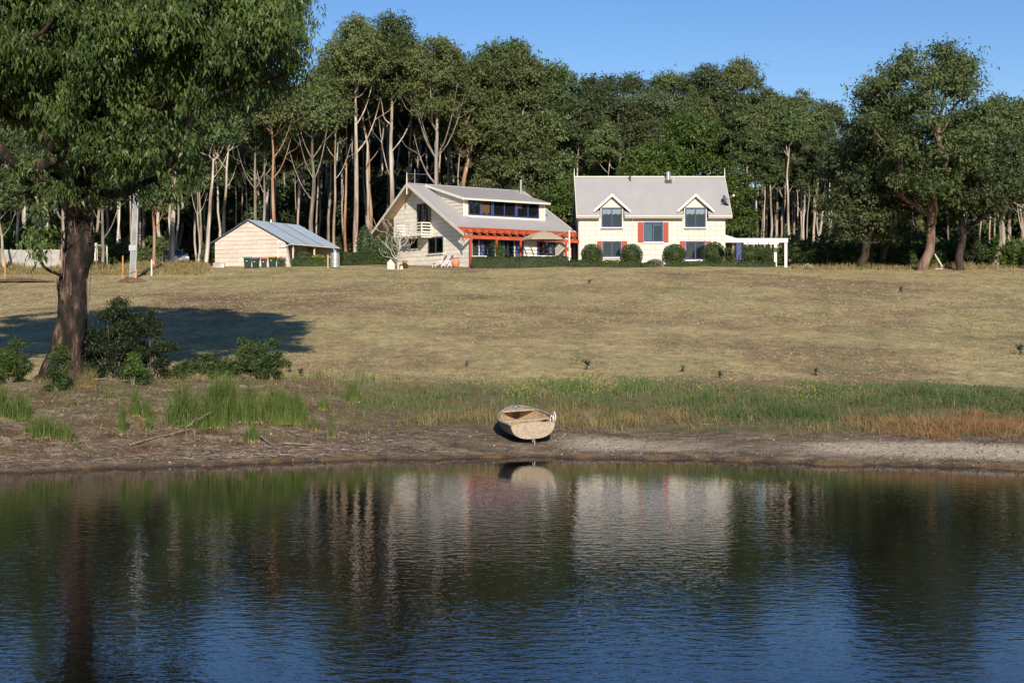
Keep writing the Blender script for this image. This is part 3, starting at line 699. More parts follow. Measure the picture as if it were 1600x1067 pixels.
# ------------------------------------------------------------------ rushes and grasses
def blades(rg, P_, h, w, lean=.25, bend=.35):
    """P_ (n,3) bases -> quads (2 per blade): tapering, bent"""
    N = len(P_); a = rg.rand(N) * 6.28; dr = np.stack([np.cos(a), np.sin(a), np.zeros(N)], 1)
    L = np.abs(rg.normal(size=N)) * lean
    top = P_ + dr * (h * L)[:, None] + np.array([0, 0, 1]) * h[:, None]
    mid = P_ + dr * (h * L * bend)[:, None] + np.array([0, 0, 1]) * (h * .55)[:, None]
    b = rg.rand(N) * 6.28; sd = np.stack([np.cos(b), np.sin(b) * .5, np.zeros(N)], 1) * w[:, None]
    q1 = np.stack([P_ - sd, P_ + sd, mid + sd * .8, mid - sd * .8], 1)
    q2 = np.stack([mid - sd * .8, mid + sd * .8, top + sd * .15, top - sd * .15], 1)
    return np.concatenate([q1, q2], 0)
M_rush = mat('rush_green', (.065, .105, .020), (.135, .185, .042), 1.5, .55, island=.3, trans=.3, spec=.3, coord='Object')
M_rushd = mat('reed_dull_green', (.045, .088, .022), (.105, .155, .045), .9, .6, island=.35, trans=.25, coord='Generated')
M_yel = mat('grass_yellow_green', (.14, .17, .04), (.30, .30, .10), 3, .6, island=.25, trans=.3)
M_tan = mat('dry_grass_tan', (.14, .115, .045), (.27, .215, .095), 1.5, .8, island=.35, trans=.2)
M_rust = mat('dry_grass_rust', (.17, .090, .040), (.29, .165, .080), 1.5, .8, island=.3, trans=.2)
M_ora = mat('rush_base_orange', (.22, .13, .05), (.34, .21, .09), 8, .8, island=.2)
def clump(label, px, py, h, w, seed, m=M_rush, n=260, name='rush_clump', group='rush clumps on the left bank', lean=.16, D=None):
    rg = np.random.RandomState(seed)
    D = D or None
    # find ground depth for the row py
    ds = np.linspace(33, 50, 700); xs = (px - 800) / F * ds; rows = HY + F * (CZ - gz(xs, ds)) / ds; D = ds[int(np.argmin(np.abs(rows - py)))]
    p = at(px, D); o = thing(name, label, 'rushes', p, 0, group)
    n = int(n * 1.4); P_ = np.stack([rg.normal(size=n) * w * .38 + w * .35 * np.sign(rg.rand(n) - .5) * (rg.rand(n) < .4), rg.normal(size=n) * w * .3, np.full(n, -.03)], 1)
    hv = h * (1.05 + .35 * rg.rand()) * (.25 + .80 * rg.rand(n) ** .8) * (1 - .35 * np.clip(np.abs(P_[:, 0]) / w, 0, 1)); Q = blades(rg, P_, hv, .005 + .005 * rg.rand(n), lean * 1.25)
    o2 = link('blade', quads_mesh('blade', Q, m), o); o2['kind'] = 'stuff'
    P2 = np.stack([rg.normal(size=40) * w * .45, rg.normal(size=40) * w * .3 - .02, np.full(40, -.02)], 1)
    o3 = link('dry_base', quads_mesh('dry_base', blades(rg, P2, .07 * (.5 + rg.rand(40)), .010 + rg.rand(40) * .01, .6), M_ora), o); o3['kind'] = 'stuff'
    return o
CL = [(285, 664, 1.05, .55, 'wide fan of rushes leaning left, at the left of the main group', 320, .3), (318, 668, .8, .4, 'low darker rushes in front of the leaning fan', 220, .35),
      (340, 668, 1.25, .30, 'tallest dense green rush clump in the middle of the left bank', 420, .12), (358, 655, 1.2, .25, 'green rushes just behind the tallest clump', 320, .14),
      (390, 660, 1.1, .4, 'sparser reddish-tipped rushes right of the tallest clump', 260, .18), (392, 690, .55, .22, 'small low rush tuft in front of the sparse rushes', 120, .25),
      (440, 662, 1.05, .32, 'bright green rushes in the right-hand group', 380, .12), (462, 662, .85, .28, 'rightmost bushy rushes of the bright right-hand group', 340, .14),
      (425, 655, .9, .3, 'rushes on the left side of the bright right-hand group', 260, .16), (191, 678, .75, .09, 'single upright rush tuft below the dark shrubs', 160, .1),
      (210, 650, .7, .16, 'rushes behind the single upright tuft', 160, .15), (228, 655, .6, .14, 'thin rushes right of the single upright tuft', 120, .16), (232, 672, .4, .14, 'wispy rushes in front of the thin ones', 60, .2),
      (4, 652, .95, .22, 'tall rushes cut by the left edge of the view', 260, .14), (32, 655, .75, .26, 'broad rush clump beside the one at the left edge', 260, .16),
      (70, 684, .6, .35, 'low yellowing rushes near the waterline on the far left', 200, .2), (100, 686, .5, .3, 'low sparse rushes right of the yellowing ones', 180, .2), (52, 676, .45, .2, 'sparse tuft behind the yellowing rushes', 90, .25),
      (490, 672, .4, .12, 'small tuft standing apart right of the main group', 80, .2), (518, 684, .35, .12, 'tiny tuft on bare soil left of the boat', 60, .2), (552, 628, .6, .28, 'compact rush clump at the left end of the green strip', 260, .15),
      (505, 640, .45, .2, 'faint grass tuft between the bank group and the green strip', 80, .2)]
for k, (px, py, h, w, lab, nn, le) in enumerate(CL): clump(lab, px, py, h, w, 900 + k, M_rush, nn, lean=le)
clump('pale yellow-green grass arching over the bright rush group', 432, 655, 1.15, .22, 950, M_yel, 120, 'arching_grass', 'rush clumps on the left bank', .55)
clump('yellowish grass tussock beside the huge gum trunk', 138, 604, .6, .25, 951, M_tan, 160, 'arching_grass', 'rush clumps on the left bank', .55)
def zone_pts(rg, N, fn, x0=-13, x1=16, s0=3, s1=12):
    x = rg.uniform(x0, x1, N); s = rg.uniform(s0, s1, N); keep = rg.rand(N) < fn(x, s); x, s = x[keep], s[keep]
    y = shore(x) + s; return np.stack([x, y, gz(x, y) - .02], 1)
def clumpy(x, y, sc, ph=0): return .5 + .5 * np.sin(x * sc + 1.7 * np.sin(y * sc * .8 + ph) + ph) * np.sin(y * sc * 1.3 + 2.1 * np.sin(x * sc * .6 + ph))
rg = np.random.RandomState(31)
wig = lambda x: .55 * np.sin(x * .9 + .4) + .35 * np.sin(x * 2.3 + 1) + .2 * np.sin(x * 5.1)
band = lambda x, a, b, s: sstep(a - .3, a + 1.0, s + wig(x)) * (1 - sstep(b - 1.2, b + .2, s + wig(x * .7 + 3)))
# green reeds
P_ = zone_pts(rg, 90000, lambda x, s: band(x, 5.5, 10.2, s) * sstep(-5.2, -4.2, x) * (.03 + .97 * clumpy(x, s, 1.5) ** 2.2) * (.55 + .45 * sstep(-1, 2, x)))
P_ = P_[:27000]
h = (.10 + .30 * clumpy(P_[:, 0], P_[:, 1], 1.15, 1) + .22 * clumpy(P_[:, 0], P_[:, 1], 3.3, 2) ** 2) * (.6 + .7 * rg.rand(len(P_))) * np.interp(P_[:, 0], [-5, -1, 2, 6, 14], [.7, .65, .85, .85, .7])
Q = blades(rg, P_, h, .005 + .006 * rg.rand(len(P_)), .38)
tag(link('green_reeds', quads_mesh('green_reeds', Q, M_rushd)), 'strip of green reeds and marsh grass between the lawn and the muddy shore', 'reeds', None, 'stuff')
# tan grass in front
P_ = zone_pts(rg, 60000, lambda x, s: (band(x, 3.6, 6.6, s) * sstep(-3.5, -2.2, x) * (1 - .8 * sstep(4.6, 6.2, x)) + .07 * band(x, 4.2, 10.5, s) * sstep(-6, -4, x)) * (.25 + .75 * clumpy(x, s, 2.4)), s0=3.2)[:14000]
h = (.12 + .26 * clumpy(P_[:, 0], P_[:, 1], 2.1, 2)) * (.6 + .8 * rg.rand(len(P_)))
tag(link('tan_grass', quads_mesh('tan_grass', blades(rg, P_, h, .004 + .006 * rg.rand(len(P_)), .65), M_tan)), 'dry tan grass around and beside the boat, in front of the reeds', 'grass', None, 'stuff')
# rust grass, right
P_ = zone_pts(rg, 60000, lambda x, s: band(x, 3.0, 6.2, s) * sstep(9.0, 11.5, x) * (.10 + .90 * clumpy(x, s, 1.7) ** 1.5), x0=9, x1=20, s0=2.5, s1=7)[:19000]
h = .23 * (.5 + .8 * rg.rand(len(P_))) * (.7 + .5 * clumpy(P_[:, 0], P_[:, 1], 1.5, 3))
tag(link('rust_grass', quads_mesh('rust_grass', blades(rg, P_, h, .004 + .004 * rg.rand(len(P_)), .6), M_rust)), 'rust-coloured dry grass on the shore at the right', 'grass', None, 'stuff')
P_ = zone_pts(rg, 26000, lambda x, s: (band(x, 3.4, 5.2, s) * sstep(9.2, 9.8, x) + band(x, 7.2, 11.5, s) * sstep(8, 10, x) + band(x, 8.6, 11.6, s) * .4), x0=-5, x1=20, s0=2.7, s1=12)[:11000]
tag(link('short_green_grass', quads_mesh('short_green_grass', blades(rg, P_, .11 * (.6 + .9 * rg.rand(len(P_))), .010 + .01 * rg.rand(len(P_)), .6), M_rushd)), 'short green grass edging the reeds and the rust-coloured grass', 'grass', None, 'stuff')
P_ = zone_pts(rg, 9000, lambda x, s: sstep(1.6, 3, s) * (1 - sstep(11, 13, s)) * sstep(2.5, 5, -x) * clumpy(x, s, 2.2) ** 2, x0=-17, x1=-2, s0=1.5, s1=13)[:2600]
h = (.08 + .22 * rg.rand(len(P_)))
tag(link('wispy_bank_grass', quads_mesh('wispy_bank_grass', blades(rg, P_, h, .005 + .005 * rg.rand(len(P_)), .6), M_tan)), 'sparse wispy grass on the littered left bank', 'grass', None, 'stuff')
P_ = zone_pts(rg, 16000, lambda x, s: sstep(3.2, 4.5, s) * (1 - sstep(11, 13, s)) * sstep(1.5, 4, -x) * clumpy(x, s, 1.6, 2) ** 4, x0=-17, x1=-1, s0=3, s1=13)[:2800]
tag(link('green_bank_wisps', quads_mesh('green_bank_wisps', blades(rg, P_, (.10 + .28 * rg.rand(len(P_))) * (.6 + .6 * clumpy(P_[:, 0], P_[:, 1], 2.2)), .005 + .005 * rg.rand(len(P_)), .4), M_rush)), 'thin green grass wisps between the shrubs and rush clumps of the left bank', 'grass', None, 'stuff')
# yellow flowers
P_ = zone_pts(rg, 5200, lambda x, s: band(x, 8.0, 10.6, s) * sstep(-1.5, 0, x) * (.12 + .88 * clumpy(x, s, 1.3) ** 2), x0=-2, x1=11, s0=7.5, s1=11)[:420]
h = .12 + .22 * rg.rand(len(P_)); c = P_ + np.array([0, 0, 1]) * h[:, None]; r = .013
Q = np.stack([c + [-r, -r * .5, 0], c + [r, -r * .5, 0], c + [r, r * .5, r], c + [-r, r * .5, r]], 1)
st = np.stack([P_ + [-.004, 0, 0], P_ + [.004, 0, 0], c + [.004, 0, 0], c + [-.004, 0, 0]], 1)
fo = link('yellow_wildflowers', quads_mesh('yellow_wildflowers', Q, mat('flower_yellow', (.50, .36, .05), rough=.6))); tag(fo, 'small yellow wildflowers scattered along the top of the reeds', 'flowers', None, 'stuff')
link('flower_stems', quads_mesh('flower_stems', st, M_rushd), fo)['kind'] = 'stuff'
# lawn tufts
N = 95000; y = 46.5 * (150 / 46.5) ** (rg.rand(N) ** 1.15); x = rg.uniform(-.40, .40, N) * y
s = y - shore(x); kp = (s > 10.5) & (y < 134) & (rg.rand(N) < .35 + .65 * clumpy(x, y, .8)); x, y = x[kp], y[kp]; N = len(x)
hh = (.022 + .035 * rg.rand(N)) * (1 + .5 * (y > 70)); ww = (.035 + .05 * rg.rand(N)) * (y / 60) ** .6; zb_ = gz(x, y) - .015
a = rg.rand(N) * 3.14; dx = np.cos(a) * ww; dy = np.sin(a) * ww; lx = rg.normal(size=N) * .03
T = np.stack([np.stack([x - dx, y - dy, zb_], 1), np.stack([x + dx, y + dy, zb_], 1), np.stack([x + lx, y, zb_ + hh], 1)], 1)
tag(link('dry_lawn_grass', quads_mesh('dry_lawn_grass', T, mat('lawn_tuft', (.24, .19, .10), (.34, .285, .15), .25, .9, island=.2, trans=.2, coord='Object', contrast=.3))), 'short dry grass tufts all over the sloping lawn', 'grass', None, 'stuff')
# rough grass around fence, car and right thicket
N = 22000; px = np.where(rg.rand(N) < .82, rg.uniform(-60, 345, N), rg.uniform(1235, 1680, N)); y = np.where(px < 400, rg.uniform(124, 143, N), rg.uniform(133, 141, N)); x = (px - 800) / F * y
px_ok = (clumpy(x, y, .5) > .25) & ((px > 400) | (px < 330 - 20 * rg.rand(N))); x, y = x[px_ok], y[px_ok]; N = len(x)
P_ = np.stack([x, y, gz(x, y) - .03], 1); h = (.25 + .45 * clumpy(x, y, .35, 1)) * (.5 + .8 * rg.rand(N)) * np.where(x > 0, .8, 1) * np.clip((y - 120) / 9, .3, 1)
tag(link('long_dry_grass', quads_mesh('long_dry_grass', blades(rg, P_, h, .035 + .02 * rg.rand(N), .4), M_tan)), 'long dry grass at the far edges of the lawn', 'grass', None, 'stuff')
# ------------------------------------------------------------------ litter, pebbles, twigs
N = 20000; x = rg.uniform(-14, 16, N); s = rg.uniform(.02, 9, N) ** 1.0; kp = (rg.rand(N) < np.where(x < -3, .9, .75 * (s < 3.4))); x, s = x[kp], s[kp]; N = len(x); y = shore(x) + s; z = gz(x, y)
r = .010 + .030 * rg.rand(N) ** 2; a = rg.rand(N) * 6.28; tz = rg.uniform(-.6, 1.0, N) * r
c = np.stack([x, y, z + .012], 1); u = np.stack([np.cos(a) * r, np.sin(a) * r, tz], 1); v = np.stack([-np.sin(a) * r * .6, np.cos(a) * r * .6, rg.uniform(-.2, .9, N) * r], 1)
Q = np.stack([c - u, c + v, c + u, c - v], 1); pick = rg.rand(N)
for nm, lo, hi, m, lb in [('pale_pebbles', 0, .10, mat('pebble_pale', (.30, .27, .22), rough=.8, island=.25), 'pale pebbles and shell bits scattered on the shore'),
                      ('leaf_litter', .10, .75, mat('litter_brown', (.10, .06, .04), (.20, .14, .10), 5, .9, island=.5), 'brown leaf litter on the bank'), ('bark_chips', .75, 1.01, mat('chip_grey', (.22, .18, .15), rough=.9, island=.4), 'grey bark chips on the bank')]:
    k = (pick >= lo) & (pick < hi); tag(link(nm, quads_mesh(nm, Q[k], m)), lb, 'litter', None, 'stuff')
M_stick = mat('stick_weathered', (.13, .10, .078), (.29, .235, .19), 6, .9, .3, 30, rnd=.25, island=.35)
g = Geo()
for i in range(700):
    x = rg.uniform(-13.5, -1.5) if rg.rand() < .93 else rg.uniform(-1, 14); s = rg.uniform(.15, 3.2) if rg.rand() < .7 else rg.uniform(3, 9)
    if rg.rand() < .35: x = rg.normal() * 1.4 - 6.0; s = abs(rg.normal()) * .8 + .35
    y = float(shore(x)) + s; a = rg.uniform(-1.4, 1.4) + (0 if rg.rand() < .5 else 3.14); L = rg.uniform(.08, .42); q = []
    for t in np.linspace(-.5, .5, 4):
        xx = x + math.cos(a) * L * t + rg.normal() * .03; yy = y + math.sin(a) * L * t + rg.normal() * .02; q.append((xx, yy, gz(xx, yy) + .015 + rg.rand() * .03))
    g.tube(q, rg.uniform(.003, .008), 3, False)
tag(g.build('twig_litter', M_stick, fix=False), 'tangle of fallen twigs along the left shore', 'twigs', None, 'stuff')
def stick(label, pts, r, side=()):
    b = at(pts[0][0], pts[0][2]); o = thing('driftwood_stick', label, 'stick', b, 0, 'fallen sticks on the shore'); g = Geo(); q = []
    for px, up, D in pts: p = at(px, D); p.z += up; q.append(p - b)
    q, rr = smooth_pts(q, list(np.linspace(r, r * .35, len(q))), 4); g.tube(q, rr, 6)
    g.build('stem', M_stick, o, smooth=True, fix=False)
    for a, (dx, dy, dz) in side:
        p = q[int(a * (len(q) - 1))]; g = Geo(); g.tube([p, p + Vector((dx, dy, dz)) * .5 + Vector((.02, 0, .02)), p + Vector((dx, dy, dz))], [r * .5, r * .35, r * .15], 5); g.build('twig', M_stick, o, fix=False)
stick('long pale bent stick resting up against the tallest rush clump', [(202, .03, 36.3), (240, .05, 37.0), (280, .10, 37.6), (305, .28, 38.1), (330, .50, 38.4)], .03, [(.5, (.3, .1, .05)), (.7, (.15, 0, .2))])
stick('dark forked branch pointing at the water below the right rush group', [(405, .12, 37.9), (425, .06, 37.2), (450, .04, 36.4), (462, .03, 36.0)], .03, [(.4, (.35, -.2, .05)), (.7, (.3, .1, .06))])
stick('thin pale stick lying at the far left shore', [(0, .03, 35.8), (25, .04, 36.1), (46, .03, 36.5)], .018)
stick('bleached stick along the waterline at the far left', [(0, .02, 34.0), (60, .03, 34.25), (110, .02, 34.3)], .012)
stick('small forked white twig at the water on the far right', [(1545, .01, 34.5), (1560, .06, 34.45), (1572, .02, 34.2)], .012, [(.5, (-.12, 0, .16)), (.6, (.2, 0, -.02))])
stick('grey stick across the litter right of the dark branch', [(440, .05, 37.6), (480, .07, 37.3), (525, .04, 36.9)], .022, [(.5, (.3, -.1, .04))])
stick('long fallen branch under the tall dark shrub', [(120, .04, 43.2), (160, .07, 43.3), (200, .05, 43.5)], .025, [(.5, (.3, .1, .1))])
stick('curved pale root lying left of the shore reeds', [(28, .08, 43.0), (45, .12, 42.9), (62, .03, 42.6)], .025)
stick('reddish twig arch left of the rushes in the right-hand group', [(375, .02, 38.0), (378, .22, 38.0), (392, .12, 38.3)], .012)
# ------------------------------------------------------------------ building materials
S_cream = mat('limestone_cream', (.60, .565, .49), (.68, .645, .565), 2.2, .9, .25, 30, rnd=.05, contrast=.5, bdist=.01)
S_white = mat('limestone_white', (.72, .68, .58), (.84, .80, .70), 1.6, .9, .3, 30, rnd=.07, contrast=.5, bdist=.01)
S_pink = mat('limestone_pinkish', (.56, .48, .405), (.70, .62, .54), 1.4, .9, .3, 30, rnd=.09, contrast=.5, bdist=.01)
MORT = mat('mortar', (.38, .33, .25), rough=.95)
IRON = mat('roof_iron_grey', (.31, .308, .305), (.375, .37, .365), .5, .5, .0, rnd=0, contrast=.6, spec=.4, stretch=(1, .3, 1))
IRONB = mat('shed_roof_blue_grey', (.27, .34, .42), (.35, .43, .51), .8, .42, contrast=.6, spec=.5, rnd=.05)
DARKM = mat('dark_sheet', (.05, .055, .06), rough=.6)
CREAM = mat('cream_paint', (.63, .585, .49), rough=.6)
TRIM = mat('pale_trim_paint', (.60, .56, .48), (.68, .64, .56), 1.5, .6)
WHITE = mat('white_paint', (.74, .70, .62), (.80, .77, .70), 2, .5)
BLUE = mat('blue_frame_paint', (.040, .060, .185), rough=.4)
GREYF = mat('dark_frame_paint', (.06, .07, .08), rough=.45)
REDP = mat('red_orange_paint', (.44, .075, .035), (.50, .10, .045), 1.5, .6)
RSHUT = mat('shutter_red_paint', (.34, .062, .032), rough=.6)
SOFF = mat('plywood_soffit', (.42, .31, .19), (.56, .44, .30), 2, .85, stretch=(1, 3, 1))
ROOM_SHADE = mat('painted_room_shade', (.018, .017, .018), rough=.9)  # near-black colour standing in for unlit rooms
CURT = mat('curtain_white', (.55, .55, .52), rough=.9)
CURTB = mat('curtain_tan', (.40, .20, .08), rough=.9)
METAL = mat('galvanised_metal', (.45, .46, .47), (.58, .59, .60), 3, .35, metal=.7, contrast=.5)
TERRA = mat('terracotta', (.48, .21, .11), (.56, .28, .16), 5, .8)
CONC = mat('concrete_grey', (.30, .29, .27), (.42, .40, .37), 1.5, .9, .3, 12, rnd=.08)
glass = bpy.data.materials.new('window_glass'); glass.use_nodes = True
n_ = glass.node_tree.nodes; l_ = glass.node_tree.links; n_.remove(n_['Principled BSDF'])
gl_ = n_.new('ShaderNodeBsdfGlossy'); gl_.inputs['Roughness'].default_value = .02; gl_.inputs['Color'].default_value = (.9, .95, 1, 1)
tp_ = n_.new('ShaderNodeBsdfTransparent'); tp_.inputs[0].default_value = (.8, .84, .86, 1); fr_ = n_.new('ShaderNodeFresnel'); fr_.inputs[0].default_value = 1.5
mx_ = n_.new('ShaderNodeMixShader'); l_.new(fr_.outputs[0], mx_.inputs[0]); l_.new(tp_.outputs[0], mx_.inputs[1]); l_.new(gl_.outputs[0], mx_.inputs[2]); l_.new(mx_.outputs[0], n_['Material Output'].inputs[0])
def bx(name, m, parent, x0, x1, y0, y1, z0, z1, bevel=0, rot=0, piv=None):
    return Geo().box(min(x0, x1), max(x0, x1), min(y0, y1), max(y0, y1), min(z0, z1), max(z0, z1), rot, piv).build(name, m, parent, bevel=bevel)
def pbox(name, m, parent, Pf, a0, a1, b0, b1, d0, d1):
    return Geo().box(a0, a1, d0, d1, b0, b1, T=lambda a, d, b: Vector(Pf(a, b, d))).build(name, m, parent)
def clip(poly, conv):
    out = poly
    for i in range(len(conv)):
        a = conv[i]; b = conv[(i + 1) % len(conv)]; res = []
        ins = lambda p: (b[0] - a[0]) * (p[1] - a[1]) - (b[1] - a[1]) * (p[0] - a[0]) >= -1e-9
        for j in range(len(out)):
            p = out[j]; q = out[(j + 1) % len(out)]; ip, iq = ins(p), ins(q)
            if ip: res.append(p)
            if ip != iq:
                dx, dy = q[0] - p[0], q[1] - p[1]
                t = ((b[0] - a[0]) * (a[1] - p[1]) - (b[1] - a[1]) * (a[0] - p[0])) / ((b[0] - a[0]) * dy - (b[1] - a[1]) * dx)
                res.append((p[0] + dx * t, p[1] + dy * t))
        out = res
        if len(out) < 3: return []
    return out
def subtract(rects, h):
    res = []
    for (x0, x1, y0, y1) in rects:
        a0, a1, b0, b1 = h
        if x1 <= a0 or x0 >= a1 or y1 <= b0 or y0 >= b1: res.append((x0, x1, y0, y1)); continue
        if x0 < a0: res.append((x0, a0, y0, y1))
        if x1 > a1: res.append((a1, x1, y0, y1))
        xa, xb = max(x0, a0), min(x1, a1)
        if y0 < b0: res.append((xa, xb, y0, b0))
        if y1 > b1: res.append((xa, xb, b1, y1))
    return res
def blocks(parent, Pf, poly, holes, ch, bl, m, rg, name='stone_block', th=.10, gap=.022, limit=290):
    x0 = min(p[0] for p in poly); x1 = max(p[0] for p in poly); y0 = min(p[1] for p in poly); y1 = max(p[1] for p in poly)
    r = 0; y = y0; cache = {}; cnt = 0
    while y < y1:
        x = x0 - (bl * .5 if r % 2 else 0)
        while x < x1:
            rects = [(max(x, x0) + gap / 2, min(x + bl, x1) - gap / 2, y + gap / 2, min(y + ch, y1) - gap / 2)]
            for h in holes: rects = subtract(rects, h)
            for q in rects:
                if q[1] - q[0] < .05 or q[3] - q[2] < .05: continue
                pl = clip([(q[0], q[2]), (q[1], q[2]), (q[1], q[3]), (q[0], q[3])], poly)
                if len(pl) < 3: continue
                ar = abs(sum(pl[i][0] * pl[(i + 1) % len(pl)][1] - pl[(i + 1) % len(pl)][0] * pl[i][1] for i in range(len(pl)))) / 2
                if ar < .01 or cnt >= limit: continue
                cx, cy = q[0], q[2]; key = tuple((round(p[0] - cx, 3), round(p[1] - cy, 3)) for p in pl)
                if key not in cache:
                    g = Geo(); o0 = Vector(Pf(0, 0, 0)); g.prism([Vector(Pf(k[0], k[1], 0)) - o0 for k in key], Vector(Pf(0, 0, th)) - o0)
                    cache[key] = g.mesh(name, m)
                dep = rg.uniform(-.012, .012)
                link(name, cache[key], parent, Vector(Pf(cx, cy, dep))); cnt += 1
            x += bl
        y += ch; r += 1
    return cnt
def window(parent, Pf, a0, a1, b0, b1, n, fm, dep=.10, fw=.07, curtain=None, panes_dark=None, cm=None, sill=None):
    """recess, frame, panes; Pf plane d=0 is the wall's backing"""
    g = Geo(); T = lambda a, d, b: Vector(Pf(a, b, d)); w = (a1 - a0 - fw * (n + 1)) / n
    g.box(a0, a1, dep - .07, dep + .03, b0, b0 + fw, T=T); g.box(a0, a1, dep - .07, dep + .03, b1 - fw, b1, T=T)
    for i in range(n + 1): x = a0 + i * (w + fw); g.box(x, x + fw, dep - .07, dep + .03, b0 + fw, b1 - fw, T=T)
    f = g.build('window', fm, parent)
    pbox('room_shade', ROOM_SHADE, f, Pf, a0 + .01, a1 - .01, b0 + .01, b1 - .01, .004, .010)  # flat panel on the solid wall, painted dark as the dim room behind
    for i in range(n):
        x = a0 + fw + i * (w + fw)
        if curtain and curtain[i]:
            cw, chh = curtain[i]; g = Geo(); kk = 9; top = b1 - fw; xs = np.linspace(x, x + w * cw, kk)
            for q in range(kk - 1):
                d0 = .016 + .012 * (q % 2); d1 = .016 + .012 * ((q + 1) % 2); bo = top - (b1 - b0) * chh * (1 + .12 * math.sin(q * 1.5)); bo2 = top - (b1 - b0) * chh * (1 + .12 * math.sin((q + 1) * 1.5))
                g.add([Pf(xs[q], top, d0), Pf(xs[q + 1], top, d1), Pf(xs[q + 1], bo2, d1), Pf(xs[q], bo, d0)], [(0, 1, 2, 3)])
            g.build('curtain', cm or CURT, f, fix=False)
        pbox('pane', glass, f, Pf, x - .01, x + w + .01, b0 + fw - .01, b1 - fw + .01, dep - .035, dep - .025)
    if sill: pbox('sill', sill, f, Pf, a0 - .08, a1 + .08, b0 - .12, b0 - .004, .0, dep + .14)
    return f
def corrugated(x0, x1, p0, p1, amp=.006, pitch=.22, th=.03):
    """sheet between eave (y,z)=p0 and ridge p1, ribs running up the slope"""
    g = Geo(); nx = int((x1 - x0) / pitch) * 4; k = len(g.v); nrm = Vector((0, -(p1[1] - p0[1]), p1[0] - p0[0])).normalized()
    if nrm.z < 0: nrm = -nrm
    for i in range(nx + 1):
        x = x0 + (x1 - x0) * i / nx; o = amp * math.cos(i * math.pi / 2)
        for p in (p0, p1):
            b = Vector((x, p[0], p[1])); g.v.append(tuple(b + nrm * o)); g.v.append(tuple(b + nrm * (o - th)))
    for i in range(nx):
        a = i * 4; g.f += [(a, a + 4, a + 6, a + 2), (a + 1, a + 3, a + 7, a + 5), (a, a + 1, a + 5, a + 4), (a + 2, a + 6, a + 7, a + 3)]
    g.f += [(0, 2, 3, 1), (nx * 4, nx * 4 + 1, nx * 4 + 3, nx * 4 + 2)]
    return g
rgB = np.random.RandomState(9)
# ------------------------------------------------------------------ two-storey house (right)
ZG = gz(14, 146)
hr = thing('two_storey_house', 'two-storey cream stone house with two gabled dormers and red shutters', 'house', (6.9, 146, ZG))
S1 = F / 146
RX = lambda px: (px - 800) / S1 - 6.9
RZ = lambda py: CZ + (HY - py) / S1 - ZG
EZ, RDZ = CZ + (HY - 336.5) / F * 145.4 - ZG, CZ + (HY - 277) / F * 150.5 - ZG
W1 = RX(1132.5); SL = (RDZ - EZ) / 5.05
PR = lambda a, b, d: (a, .1 - d, b)
g = Geo(); pr_ = [(.1, -.6), (8.9, -.6), (8.9, EZ + SL * .6 - .15), (4.5, RDZ - .2), (.1, EZ + SL * .6 - .15)]
g.prism([(.03, a, b) for a, b in pr_], (W1 - .06, 0, 0)); wall = g.build('wall', MORT, hr)
DW = [(RX(937), RX(975)), (RX(1067.5), RX(1105.5))]
wins = [(RX(941), RX(971), RZ(402), RZ(377)), (RX(1071), RX(1102), RZ(406), RZ(377)), (RX(1006), RX(1036), RZ(378), RZ(347))]
holes = wins + [(a, b, RZ(358), 9) for a, b in DW]
cnt_r = blocks(wall, PR, [(0, -.45), (W1, -.45), (W1, EZ - .02), (0, EZ - .02)], holes, (EZ + .43) / 11, 1.12, S_cream, rgB, limit=290)
g = Geo()
for sx in (0, W1): g.prism([(sx - (0 if sx else .07), a, b) for a, b in pr_], (.07, 0, 0))
g.build('end_wall', S_cream, hr)
for k, (a0, a1, b0, b1) in enumerate(wins): window(hr, PR, a0, a1, b0, b1, 2, BLUE, fw=.13, sill=WHITE, curtain=[None, None] if k < 2 else [(.9, .95), (.9, .12)], cm=mat('curtain_blue_grey', (.12, .2, .25), rough=.9))
for (a0, a1) in ((RX(996.5), RX(1005.6)), (RX(1036.4), RX(1044.5))): s = pbox('shutter', RSHUT, hr, PR, a0, a1, RZ(379), RZ(347.5), .11, .15)
for (a0, a1) in ((RX(933), RX(940.5)), (RX(971.5), RX(980)), (RX(1062), RX(1070.5)), (RX(1102.5), RX(1111))): pbox('shutter', RSHUT, hr, PR, a0, a1, RZ(403), RZ(377), .11, .15)
g = Geo(); ycut = .35; segs = [(-.28, DW[0][0]), (DW[0][0], DW[0][1]), (DW[0][1], DW[1][0]), (DW[1][0], DW[1][1]), (DW[1][1], W1 + .68)]
for q, (a0, a1) in enumerate(segs):
    y0 = ycut if q % 2 else -.55; h_ = corrugated(a0, a1, (y0, EZ + SL * (y0 + .55)), (4.5, RDZ)); g.add(h_.v, h_.f)
roof = g.build('roof', IRON, hr)
corrugated(-.28, W1 + .68, (9.55, EZ), (4.5, RDZ)).build('roof', IRON, hr)
bx('ridge_cap', TRIM, hr, -.28, W1 + .68, 4.36, 4.64, RDZ - .03, RDZ + .09)
for sx in (-.33, W1 + .64):
    g = Geo(); g.prism([(sx, -.6, EZ - .28), (sx, 4.5, RDZ - .22), (sx, 9.6, EZ - .28), (sx, 9.6, EZ + .02), (sx, 4.5, RDZ + .08), (sx, -.6, EZ + .02)], (.045, 0, 0)); g.build('barge_board', WHITE, hr)
    g = Geo(); g.tube([(sx + .02, 4.5, RDZ - .5), (sx + .02, 4.5, RDZ + .5), (sx + .02, 4.5, RDZ + .95)], [.05, .045, .02], 8); g.build('finial', WHITE, hr)
